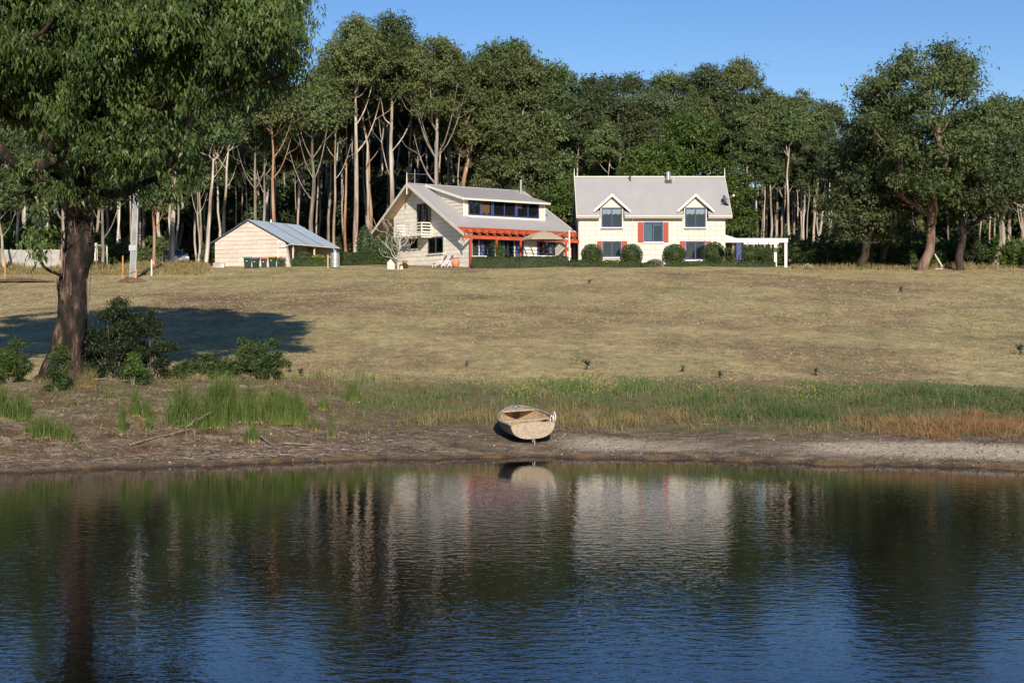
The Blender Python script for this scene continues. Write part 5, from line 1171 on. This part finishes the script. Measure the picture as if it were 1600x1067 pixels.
topiary(925, 143, 0, 2.25, 2.05, 'leftmost of the four clipped round bushes, at the house corner', 1)
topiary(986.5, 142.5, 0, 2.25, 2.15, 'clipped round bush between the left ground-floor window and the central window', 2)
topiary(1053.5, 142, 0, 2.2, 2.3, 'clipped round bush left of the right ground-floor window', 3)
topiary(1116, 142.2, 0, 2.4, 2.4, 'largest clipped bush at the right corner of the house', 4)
topiary(954, 141.5, 0, .5, 1.0, 'small grey lavender mound under the left ground-floor window', 5, mat('lavender', (.14, .14, .10), (.22, .21, .18), 3, .8, island=.2), 'plant', 'lavender_mound', 500, None)
topiary(1024, 141, 0, .75, 1.5, 'grey lavender mound by the doorstep, below the central window', 6, MATS['lavender'], 'plant', 'lavender_mound', 800, None)
topiary(497, 141.5, 0, 1.05, 1.5, 'bright yellow-green shrub behind the hedge at the shed', 7, mat('leaf_yellow', (.20, .24, .02), (.30, .32, .04), 2, .6, island=.25, trans=.2), 'bush', 'golden_shrub', 1500, None)
topiary(473, 141.6, 0, 1.5, 1.7, 'darker green shrub behind the hedge under the shed eave', 8, M_leaf['mid'], 'bush', 'green_shrub', 1500, None)
topiary(152, 133, 0, .8, 1.3, 'low dark bush behind the huge gum trunk, at the pipe frame', 9, M_leaf['hedge'], 'bush', 'green_shrub', 900, None)
topiary(600, 147, 0, 3.2, 2.6, 'green shrub under the left eave of the A-frame house', 10, M_leaf['mid'], 'bush', 'green_shrub', 1800, None, (.22, .12))
topiary(570, 150, 0, 4.0, 1.6, 'upright green shrub behind the hedge at the left eave', 11, M_leaf['blue'], 'bush', 'green_shrub', 1500, None, (.22, .12))
for k, (px, D, h, w, lb) in enumerate([(1168, 149, 2.0, 3.2, 'dark clipped arched hedge behind the blue post'), (1190, 151.5, 1.9, 3.2, 'second dark arched hedge right of the blue post'), (1204, 147, 1.6, 2.0, 'square-cut hedge behind the left pergola post')]):
    topiary(px, D, 0, h, w, lb, 30 + k, None, 'hedge', 'arched_hedge', 2600, None)
bx('doorstep', CONC, hr, RX(1021), RX(1034), -3.8, -2.9, -.6, -.05)
# ------------------------------------------------------------------ potted tree, umbrella, tables, loungers, pots
pt_ = thing('potted_lemon_tree', 'small green tree in a pot behind the hedge at the second verandah post', 'potted tree', at(780, 138.8)); pt_.location.z += .0
Geo().lathe([(.22, 0), (.32, .5), (.34, .55), (.30, .55), (.05, .5)], 14).build('pot', TERRA, pt_); Geo().tube([(0, 0, .45), (.03, 0, 1.2), (0, 0, 1.8)], [.04, .035, .02], 6).build('trunk', B_grey, pt_)
rg = np.random.RandomState(3); Q = leaf_quads(rg, np.array([(0, 0, 1.5), (.25, 0, 1.2), (-.2, .1, 1.9), (.35, 0, 1.7), (-.5, 0, 2.3), (.05, 0, 2.0)]), np.array([.42, .38, .35, .3, .28, .3]), 130, .14, .07); link('crown', quads_mesh('crown', Q, M_leaf['bright']), pt_)
um = thing('patio_umbrella', 'large beige cantilever umbrella open over the patio', 'umbrella', at(849, 140.2))
zt = CZ + (HY - 361) / F * 140.2 - um.location.z; ze = CZ + (HY - 373) / F * 140.2 - um.location.z
g = Geo(); k = 8; r1 = 2.15
ring = [(r1 * math.cos(2 * math.pi * i / k + .2), r1 * math.sin(2 * math.pi * i / k + .2), ze) for i in range(k)]; ring2 = [(x * .45, y * .45, ze + (zt - ze) * .72) for x, y, z in ring]; ring3 = [(x, y, z - .16) for x, y, z in ring]
g.add([(0, 0, zt)] + ring2 + ring + ring3, [(0, 1 + i, 1 + (i + 1) % k) for i in range(k)] + [(1 + i, 9 + i, 9 + (i + 1) % k, 1 + (i + 1) % k) for i in range(k)] + [(9 + i, 17 + i, 17 + (i + 1) % k, 9 + (i + 1) % k) for i in range(k)]); g.build('canopy', mat('canvas_beige', (.44, .38, .28), rough=.9, trans=.15), um, fix=False)
for x, y, z in ring: Geo().tube([(0, 0, zt - .08), (x * .45, y * .45, ze + (zt - ze) * .72 - .04), (x, y, z - .03)], .015, 4).build('rib', DARKM, um)
Geo().tube([(0, 0, zt - .1), (0, 0, -.2)], .05, 8).build('stem', mat('pole_dark_red', (.09, .03, .03), rough=.5), um); Geo().lathe([(.08, 0), (.1, .1), (.1, .2), (.06, .3)], 8, (0, 0, ze - .9)).build('crank', REDP, um)
Geo().tube([(2.55, -.3, -.3), (2.55, -.3, zt + .05)], .085, 8).build('mast', WHITE, um); Geo().tube([(2.55, -.3, zt), (1.2, -.1, ze + .25), (0, 0, zt + .02)], [.04, .035, .03], 6).build('arm', METAL, um)
for px, D, L, lb in ((836, 139.3, 2.2, 'long white outdoor table under the beige umbrella'), (858, 139.0, 1.5, 'shorter white outdoor table right of the long one'), (748, 139.5, 1.6, 'white outdoor table behind the hedge near the gable corner')):
    o = thing('patio_table', lb, 'table', at(px, D)); bx('tabletop', WHITE, o, -L / 2, L / 2, -.45, .45, 1.02, 1.08)
    for sx in (-1, 1):
        for sy in (-1, 1): bx('leg', WHITE, o, sx * (L / 2 - .12) - .03, sx * (L / 2 - .12) + .03, sy * .38 - .03, sy * .38 + .03, -.1, 1.018)
bq = thing('covered_barbecue', 'black domed covered barbecue beside the white tables', 'barbecue', at(854, 139.8)); Geo().lathe([(.35, 0), (.42, .5), (.5, 1.0), (.45, 1.25), (.25, 1.38), (.02, 1.42)], 14).build('cover', mat('black_cover', (.012, .012, .014), rough=.6), bq, smooth=True); bx('base', DARKM, bq, -.36, .36, -.3, .3, -.2, .1)
MES = mat('mauve_fabric', (.20, .14, .19), rough=.9)
def lounger(px, D, label, rz):
    o = thing('garden_lounger', label, 'lounge chair', at(px, D), rz, 'white-framed loungers by the gable wall')
    for sy in (-.3, .3):
        Geo().tube([(-.75, sy, .30), (-.1, sy, .33), (.25, sy, .34)], .03, 6).build('side_rail', WHITE, o); Geo().tube([(-.7, sy, .3), (-.78, sy, -.03)], .028, 6).build('leg', WHITE, o); Geo().tube([(.0, sy, .55), (.32, sy, -.03)], .028, 6).build('leg', WHITE, o); Geo().tube([(.35, sy, .75), (-.15, sy, -.03)], .028, 6).build('leg', WHITE, o); Geo().tube([(.2, sy, .3), (.45, sy, .8), (.62, sy, 1.15)], .028, 6).build('back_rail', WHITE, o); Geo().tube([(-.35, sy, .52), (.4, sy, .62)], .028, 6).build('armrest', WHITE, o)
    g = Geo(); g.add([(-.75, -.28, .36), (.2, -.28, .36), (.2, .28, .36), (-.75, .28, .36), (-.75, -.28, .31), (.2, -.28, .31), (.2, .28, .31), (-.75, .28, .31)], [(0, 1, 2, 3), (4, 7, 6, 5), (0, 4, 5, 1), (1, 5, 6, 2), (2, 6, 7, 3), (3, 7, 4, 0)]); g.build('seat', MES, o)
    g = Geo(); g.add([(.2, -.28, .37), (.6, -.28, 1.17), (.6, .28, 1.17), (.2, .28, .37), (.26, -.28, .34), (.66, -.28, 1.14), (.66, .28, 1.14), (.26, .28, .34)], [(0, 1, 2, 3), (4, 7, 6, 5), (0, 4, 5, 1), (1, 5, 6, 2), (2, 6, 7, 3), (3, 7, 4, 0)]); g.build('backrest', MES, o)
lounger(689, 137.4, 'left of the two white-framed garden loungers with mauve fabric', .55); lounger(699, 137.8, 'right of the two white-framed garden loungers, beside the terracotta urn', .5)
ur = thing('terracotta_urn', 'large bulbous terracotta urn beside the loungers', 'urn', at(712, 137.3)); Geo().lathe([(.2, -.03), (.3, .12), (.41, .4), (.40, .58), (.26, .78), (.22, .84), (.28, .90), (.24, .91), (.05, .85)], 20).build('body', TERRA, ur, smooth=True); Geo().lathe([(.23, .845), (.30, .905), (.30, .93), (.24, .94)], 20).build('rim', TERRA, ur)
up = thing('small_terracotta_pot', 'small bright terracotta pot right of the bare white tree', 'pot', at(632.5, 136.4)); up.location.z += .3; Geo().lathe([(.16, 0), (.24, .35), (.27, .36), (.27, .42), (.2, .42), (.05, .38)], 14).build('body', mat('terra_bright', (.55, .17, .07), rough=.7), up); Geo().lathe([(.12, -.35), (.14, -.005)], 10).build('stand', METAL, up)
topiary(632, 136.0, 0, .5, .6, 'tiny grey-green plant below the small terracotta pot', 44, M_leaf['blue'], 'plant', 'pot_plant', 260, None)
# bare white tree
rg = np.random.RandomState(8); bt = thing('bare_white_tree', 'leafless white-limbed small tree in front of the gable wall', 'tree', at(622, 135.2))
cl = [(rg.normal() * .95, rg.normal() * .7, rg.uniform(1.0, 5.0)) for _ in range(150)]; cl = [(c[0] * (.6 + .12 * c[2]), c[1], c[2]) for c in cl]
br = skeleton(rg, [Vector((0, 0, -.2)), Vector((0, 0, .25)), Vector((.08, 0, .6)), Vector((.05, 0, 1.1)), Vector((.12, 0, 1.8)), Vector((.08, .1, 2.7))], [.13, .11, .09, .07, .05, .03], cl, tip=.027, wob=.35, pen=.5)
WB = mat('bare_wood_white', (.42, .39, .35), (.60, .57, .52), 6, .8)
Geo().tube(*smooth_pts(*br[0], 3), n=8).build('trunk', WB, bt, smooth=True, fix=False)
g = Geo(); [g.tube(*smooth_pts(*b, 2), n=4, cap=False) for b in br[1:]]; g.build('branch', WB, bt, fix=False)
st_ = thing('pointed_stone_slab', 'cream pointed stone slab standing left of the bare white tree', 'stone slab', at(611, 134.8)); Geo().prism([(-.35, 0, -.2), (.35, 0, -.2), (.34, 0, .5), (-.05, 0, .95), (-.36, 0, .6)], (0, .18, 0)).build('slab', S_pink, st_)
st2 = thing('broken_stone', 'small tilted cream stone at the foot of the bare white tree', 'stone', at(627, 134.6)); Geo().prism([(-.22, 0, -.1), (.22, 0, -.1), (.1, 0, .35), (-.05, 0, .28)], (0, .15, 0)).build('slab', S_pink, st2)
Geo().prism([(-.12, .02, 0), (.02, .02, 0), (.06, .02, .9), (-.02, .02, .95)], (0, .1, 0)).build('chip', B_red, st_)
# ------------------------------------------------------------------ white pergola
wp = thing('white_pergola', 'white timber pergola reaching out from the right side of the two-storey house', 'pergola', at(1228, 139))
O = wp.location; lz = lambda py, D: CZ + (HY - py) / F * D - O.z; lX = lambda px, D: (px - 800) / F * D - O.x
bx('beam', WHITE, wp, lX(1133, 139), lX(1231, 139), -.09, .0, lz(379, 139), lz(372.5, 139)); bx('beam', WHITE, wp, lX(1162, 141.5), lX(1217, 141.5), 2.4, 2.5, lz(382, 141.5), lz(377.5, 141.5))
bx('post', WHITE, wp, -.13, .13, .004, .2, -.4, lz(372.5, 139) - .003); bx('post', WHITE, wp, lX(1213.5, 140) - .13, lX(1213.5, 140) + .13, 1.6, 1.8, -.4, lz(381, 140))
for q in range(6): x = lX(1140 + q * 16.5, 140); bx('rafter', WHITE, wp, x, x + .06, .005, 3.2, lz(372.5, 139) - .16, lz(372.5, 139) - .01)
g = Geo(); g.prism([(lX(1133, 139), -.1, lz(367, 139)), (lX(1133, 139), -.1, lz(373, 139)), (lX(1150, 139), -.1, lz(372.6, 139))], (0, .08, 0)); g.build('bracket', WHITE, wp)
bp_ = thing('blue_post', 'thick blue-painted post under the white pergola', 'post', at(1154, 145)); bx('shaft', BLUE, bp_, -.24, .24, -.2, .2, -.2, 2.25); bx('base', WHITE, bp_, -.32, .32, -.28, .28, -.3, .08)
# ------------------------------------------------------------------ far left: fence, pipe frame, pole, stakes, car
fn = thing('concrete_fence', 'pale grey panel fence half hidden behind the huge gum trunk', 'fence', at(50, 136)); O = fn.location
for q in range(6):
    x0 = (2 + q * 15.7 - 50) / F * 136; x1 = x0 + 15.2 / F * 136; bx('panel', CONC, fn, x0, x1, 0, .07, -.3, 1.78 + rgB.uniform(-.03, .03)); bx('fence_post', CONC, fn, x0 - .06, x0 - .005, -.05, .1, -.3, 1.9)
pf = thing('white_pipe_frame', 'white pipe gate frame just right of the huge gum trunk', 'frame', at(151.5, 134)); zz = lambda py: CZ + (HY - py) / F * 134 - pf.location.z
for x, y, b0, b1 in ((0, 0, -.2, zz(381)), (.5, 1.5, .2, zz(384)), (-.35, .6, -.2, zz(381))): Geo().tube([(x, y, b0), (x, y, b1)], .065, 8).build('upright', WHITE, pf)
Geo().tube([(-.4, 0, zz(381)), (.05, 0, zz(381))], .06, 8).build('top_bar', WHITE, pf); Geo().tube([(0, 0, zz(383)), (.5, 1.5, zz(384))], .06, 8).build('top_bar', WHITE, pf)
DP = 118.0; up_ = thing('utility_pole', 'tall grey concrete utility pole with a small white lamp near its top', 'pole', at(207, DP)); hz = CZ + (HY - 226) / F * DP - up_.location.z
g = Geo(); lx_ = 9 / F * DP; g.add([(-.22, -.1, -.5), (.22, -.1, -.5), (.22, .1, -.5), (-.22, .1, -.5), (lx_ - .13, -.08, hz), (lx_ + .13, -.08, hz), (lx_ + .13, .08, hz), (lx_ - .13, .08, hz)], [(0, 3, 2, 1), (4, 5, 6, 7), (0, 1, 5, 4), (1, 2, 6, 5), (2, 3, 7, 6), (3, 0, 4, 7)]); g.build('shaft', mat('pole_grey', (.20, .20, .20), (.30, .30, .29), 2, .9), up_)
for sg in (-1, 1): g = Geo(); g.add([(sg * .25 - .028, -.12, -.5), (sg * .25 + .028, -.12, -.5), (sg * .25 + .028, .12, -.5), (sg * .25 - .028, .12, -.5), (lx_ + sg * .16 - .028, -.1, hz), (lx_ + sg * .16 + .028, -.1, hz), (lx_ + sg * .16 + .028, .1, hz), (lx_ + sg * .16 - .028, .1, hz)], [(0, 3, 2, 1), (4, 5, 6, 7), (0, 1, 5, 4), (1, 2, 6, 5), (2, 3, 7, 6), (3, 0, 4, 7)]); g.build('steel_flange', METAL, up_)
bx('band', METAL, up_, -.26, .34, -.14, .14, 2.3, 2.75)
lm_ = Geo().box(.5, .95, -.12, .12, hz - 1.3, hz - 1.1).box(.35, .6, -.08, .08, hz - .6, hz - .45).build('lamp', WHITE, up_); Geo().tube([(.4, 0, hz - .9), (.75, 0, hz - 1.1)], .03, 6).build('lamp_arm', METAL, up_)
OST = mat('stake_orange_timber', (.45, .24, .07), rough=.8)
for px, D, h, m, lb in ((192, 117, 1.9, OST, 'orange timber stake left of the utility pole'), (213, 116, .9, OST, 'short stake at the foot of the utility pole'), (237, 122, 1.3, WHITE, 'thin white post right of the utility pole'), (96, 128, .9, OST, 'orange stake at the left side of the huge gum trunk'), (8, 119, 1.7, OST, 'orange stake at the left edge below the fence'), (317, 150, 1.5, TRIM, 'thin pale stake just right of the car'), (229, 147, 1.4, TRIM, 'thin grey stake left of the car'), (243, 149, 1.0, TRIM, 'short grey stake at the rear of the car')):
    o = thing('stake', lb, 'stake', at(px, D), 0, 'stakes along the left edge of the lawn'); bx('shaft', m, o, -.05, .05, -.04, .04, -.2, h); bx('tip', m, o, -.03, .03, -.025, .025, h + .002, h + .06)
br_ = thing('stake_rail', 'dark sagging rail tied between the stakes at the utility pole', 'rail', at(202, 116.4)); Geo().tube([(-.55, 0, .55), (-.1, 0, .5), (.6, 0, .72)], .035, 6).build('rail', DARKM, br_); Geo().tube([(-.1, 0, -.1), (-.1, 0, .5)], .025, 5).build('support', DARKM, br_)
def mound(px, D, r, h, label, m):
    rg = np.random.RandomState(int(px)); o = at(px, D); g = Geo(); k = 26; rings = [(1, -.12), (.8, .25), (.55, .6), (.3, .85), (.02, 1)]
    vs = [(r * q * math.cos(6.2832 * j / k) * (1 + rg.normal() * .06), r * .6 * q * math.sin(6.2832 * j / k), h * z + rg.normal() * .02) for q, z in rings for j in range(k)]
    g.add(vs, [(i * k + j, i * k + (j + 1) % k, (i + 1) * k + (j + 1) % k, (i + 1) * k + j) for i in range(4) for j in range(k)]); ob = g.build('dirt_mound', m, None, True, fix=False); ob.location = o; tag(ob, label, 'mound')
SOILR = mat('soil_red_brown', (.11, .055, .035), (.19, .105, .07), 3, .95, .6, 9)
mound(206, 113.5, 1.35, .38, 'low mound of red-brown soil at the foot of the utility pole', SOILR); mound(30, 113, 3.2, .25, 'spread of red-brown soil at the left edge of the lawn', SOILR)
car = thing('silver_car', 'silver hatchback parked before the thick pale trunks left of the shed', 'car', at(275, 149.0), math.radians(-62)); SILV = mat('car_paint_silver', (.42, .43, .45), rough=.3, metal=.5, spec=.6)
car.location.z += .05
g = Geo(); hp = [(-2.05, .45), (-2.1, .75), (-2.0, 1.0), (-1.2, 1.02), (1.2, .98), (1.95, .82), (2.1, .6), (2.1, .32), (-2.0, .3)]; g.prism([(x, -.86, z) for x, z in hp], (0, 1.72, 0)); g.build('body', SILV, car, bevel=.05)
g = Geo(); ct = [(-1.95, 1.0), (-1.55, 1.44), (.2, 1.48), (1.05, 1.0)]; vs = [(x, s_ * (.82 if z < 1.1 else .62), z) for s_ in (-1, 1) for x, z in ct]; g.add(vs, [(0, 1, 2, 3), (7, 6, 5, 4), (0, 4, 5, 1), (1, 5, 6, 2), (2, 6, 7, 3), (0, 3, 7, 4)]); g.build('cabin_glass', mat('car_glass', (.015, .018, .02), rough=.08, spec=.6), car)
g = Geo(); g.add([(-1.6, -.63, 1.445), (.25, -.63, 1.485), (.25, .63, 1.485), (-1.6, .63, 1.445), (-1.6, -.6, 1.49), (.2, -.6, 1.52), (.2, .6, 1.52), (-1.6, .6, 1.49)], [(0, 3, 2, 1), (4, 5, 6, 7), (0, 1, 5, 4), (1, 2, 6, 5), (2, 3, 7, 6), (3, 0, 4, 7)]); g.build('car_roof', SILV, car)
for s_ in (-1, 1):
    bx('tail_light', mat('tail_red', (.5, .02, .02), rough=.3), car, -2.13, -2.0, s_ * .7 - .14, s_ * .7 + .14, .78, .98); bx('headlight', WHITE, car, 2.0, 2.12, s_ * .62 - .15, s_ * .62 + .15, .62, .76); bx('mirror', SILV, car, .7, .85, s_ * .95 - .08, s_ * .95 + .08, .98, 1.12)
    for x in (-1.3, 1.3): w_ = Geo().tube([(x, s_ * .88, .32), (x, s_ * .70, .32)], .32, 16).build('wheel', DARKM, car); Geo().tube([(x, s_ * .895, .32), (x, s_ * .87, .32)], .19, 12).build('rim', METAL, w_)
bx('bumper', DARKM, car, -2.2, -2.08, -.8, .8, .35, .55); bx('number_plate', WHITE, car, -2.22, -2.205, -.25, .25, .6, .72)
lg = thing('fallen_log', 'bleached log leaning in the thicket right of the large red-trunked gum', 'log', at(1468, 133)); Geo().tube([(-.45, 0, 1.5), (-.1, 0, .9), (.25, 0, .3)], [.06, .09, .08], 7).build('stem', WB, lg); Geo().tube([(-.4, 0, .1), (.3, 0, .12)], .05, 6).build('side_branch', WB, lg)
lb2 = thing('grey_boulder', 'pale flat boulder on the lawn edge right of the white pergola', 'boulder', at(1258, 137)); Geo().prism([(-.7, 0, -.2), (.6, 0, -.2), (.62, 0, .3), (.25, 0, .45), (-.3, 0, .1)], (0, .6, 0)).build('stone', CONC, lb2, bevel=.05)
# ------------------------------------------------------------------ the dinghy
WOOD = mat('weathered_plywood', (.30, .235, .165), (.50, .415, .315), 5, .85, .35, 30, stretch=(.6, 2.5, 2.5), contrast=.45, rnd=.06, bdist=.01)
WGREY = mat('weathered_grey_planks', (.13, .10, .075), (.30, .245, .19), 3.0, .85, .4, 30, stretch=(.4, 2.5, 3), contrast=.4, rnd=.12, bdist=.01)
WIN = mat('inside_tan_wood', (.36, .23, .125), (.50, .35, .21), 4, .8, .3, 24, contrast=.5, rnd=.05)
GUN = mat('gunwale_grey', (.22, .20, .18), (.34, .31, .28), 6, .7)
bs = at(833, 38.35); be = at(806, 41.2)
ba = math.atan2(be.y - bs.y, be.x - bs.x)
boat = thing('rowing_dinghy', 'weathered wooden rowing dinghy drawn up stern-first on the muddy shore', 'boat', bs, ba)
pitch = math.atan2(gz(be.x, be.y) - gz(bs.x, bs.y), 2.9)
boat.rotation_mode = 'XYZ'; boat.location.z = gz(bs.x, bs.y) + .09
boat.rotation_euler = (math.radians(-3.5), -pitch * .62, ba)
LB = 2.80
def sec(u):     # station u 0 stern .. 1 bow -> half beam, keel z, sheer z, fullness
    hb = .61 + .13 * math.sin(math.pi * min(1, u * 1.15 + .05)) if u < .5 else None
    hb = np.interp(u, [0, .15, .35, .55, .72, .85, .94, 1], [.60, .67, .735, .72, .60, .40, .20, .015])
    kz = np.interp(u, [0, .3, .7, .88, 1], [.045, 0, .0, .06, .22]); sz = np.interp(u, [0, .3, .6, .8, 1], [.46, .44, .46, .51, .58]); return float(hb), float(kz), float(sz)
def hullpt(u, v, off=0.0):    # v 0 keel .. 1 sheer
    hb, kz, sz = sec(u); a = v * math.pi / 2; x = u * LB + (0 if u < .7 else (.10 * v * (u - .7) / .3)) - .06 * v * (1 - u)
    fy = math.sin(a) ** .62; fz = 1 - math.cos(a) ** 1.0
    fz = v ** 1.75 * .9 + .1 * v
    return Vector((x, max(.004, (hb * fy) - off), kz + (sz - kz) * fz + off * .5 * (1 - v)))
US_ = [i / 22 for i in range(23)]
hull = None
NP = 5
for s_ in (-1, 1):
    for k in range(NP):
        v0, v1 = k / NP, (k + 1) / NP; g = Geo(); rows = []
        for u in US_:
            a = hullpt(u, v0, .0); b = hullpt(u, v1 + (.012 if k < NP - 1 else 0), -.012 if True else 0); m_ = hullpt(u, (v0 + v1) / 2, -.004)
            a2, b2, m2 = hullpt(u, v0, .014), hullpt(u, v1, .012), hullpt(u, (v0 + v1) / 2, .014)
            if k: a = hullpt(u, v0 - .0, -.014)
            b = hullpt(u, v1, .002)
            rows.append([Vector((p.x, s_ * p.y, p.z)) for p in (a, m_, b, b2, m2, a2)])
        for i, r in enumerate(rows): g.v += [tuple(p) for p in r]
        for i in range(len(rows) - 1):
            for j in range(6): g.f.append((i * 6 + j, (i + 1) * 6 + j, (i + 1) * 6 + (j + 1) % 6, i * 6 + (j + 1) % 6))
        g.f.append(tuple(range(6))); g.f.append(tuple(range((len(rows) - 1) * 6 + 5, (len(rows) - 1) * 6 - 1, -1)))
        g.build('plank', WGREY, boat)
def inner_pt(u, v, s_): p = hullpt(u, v, .022); return Vector((p.x, s_ * p.y, p.z + .006))
g = Geo(); VS = [i / 10 for i in range(11)]
for i, u in enumerate(US_[1:-1]):
    for v, s_ in [(v, -1) for v in VS[::-1]] + [(v, 1) for v in VS[1:]]: g.v.append(tuple(inner_pt(u, v * .97, s_)))
nv = 21
for i in range(len(US_) - 3):
    for j in range(nv - 1): g.f.append((i * nv + j, (i + 1) * nv + j, (i + 1) * nv + j + 1, i * nv + j + 1))
g.build('inner_lining', WIN, boat, smooth=True, fix=False)
g = Geo(); tv = [hullpt(0, v) for v in VS]; pl = [(p.x - .0, p.y, p.z) for p in tv[::-1]] + [(p.x, -p.y, p.z) for p in tv[1:]]
crown_ = [(tv[-1].x, y, tv[-1].z + .045 * (1 - (y / .6) ** 2)) for y in (-.4, -.2, 0, .2, .4)]
g.prism([(-.005 - .06 * ((z - .04) / .44), y, z) for x, y, z in pl] + [(-.065, y, z) for x, y, z in crown_], (-.045, 0, 0)); g.build('transom', WOOD, boat)
for s_ in (-1, 1):
    g = Geo(); q = [hullpt(u, 1.0) for u in US_]; g.tube([(p.x, s_ * (p.y + .012), p.z + .012) for p in q], .028, 6); g.build('gunwale', GUN, boat, smooth=True)
    for u in (.2, .34, .48, .62, .76):
        g = Geo(); g.tube([inner_pt(u, v, s_) for v in (.15, .35, .55, .75, .95)], .016, 4, False); g.build('rib', WIN, boat)
def thwart(u, w, z, nm='thwart', m=WOOD):
    x = u * LB; hb = sec(u)[0] - .03; g = Geo(); g.box(x - w / 2, x + w / 2, -hb, hb, z, z + .03); return g.build(nm, m, boat)
thwart(.50, .26, .36); thwart(.20, .30, .33, 'stern_thwart', WIN)
g = Geo(); x0 = .80 * LB; q = [hullpt(u, .93, .02) for u in (.80, .86, .92, .97)]; g.prism([(p.x, p.y, q[0].z + .04) for p in q] + [(p.x, -p.y, q[0].z + .04) for p in q[::-1]], (0, 0, .03)); g.build('bow_deck', WOOD, boat)
bx('keelson', mat('keelson_pale', (.55, .47, .38), rough=.8), boat, .1, LB * .85, -.06, .06, .035, .075)
g = Geo(); g.box(.0, LB * .9, -.02, .02, -.05, .02); g.build('keel', GUN, boat)
g = Geo(); g.tube([hullpt(1, v) * 1 + Vector((.01, -.01, 0)) for v in (0, .3, .6, 1)], .03, 6); g.build('stem_post', GUN, boat)
g = Geo(); g.lathe([(.03, 0), (.03, .05), (.05, .06), (.01, .08)], 10, (LB * .94, 0, .56)); g.build('bow_fitting', METAL, boat)
for nm, x, y in (('rowlock', .18, -.66), ):
    g = Geo(); g.tube([(x, y, .48), (x - .01, y - .02, .58), (x, y - .01, .66), (x + .05, y, .70), (x + .11, y + .01, .66), (x + .13, y + .01, .56), (x + .12, y, .48)], .014, 6); g.build(nm, WHITE, boat)
g = Geo(); g.tube([(-.02, -.57, .47), (-.05, -.56, .60), (-.02, -.52, .64), (.02, -.5, .56), (.03, -.5, .47)], .014, 6); g.build('rope_loop', WHITE, boat)
g = Geo(); g.tube([(-.08, -.02, .06), (-.14, -.02, .0), (-.16, -.01, -.14)], .012, 5); g.build('drain_cord', METAL, boat)
for k in (-.3, .1): bx('cleat', GUN, boat, -.13, -.112, k, k + .02, .25, .27)
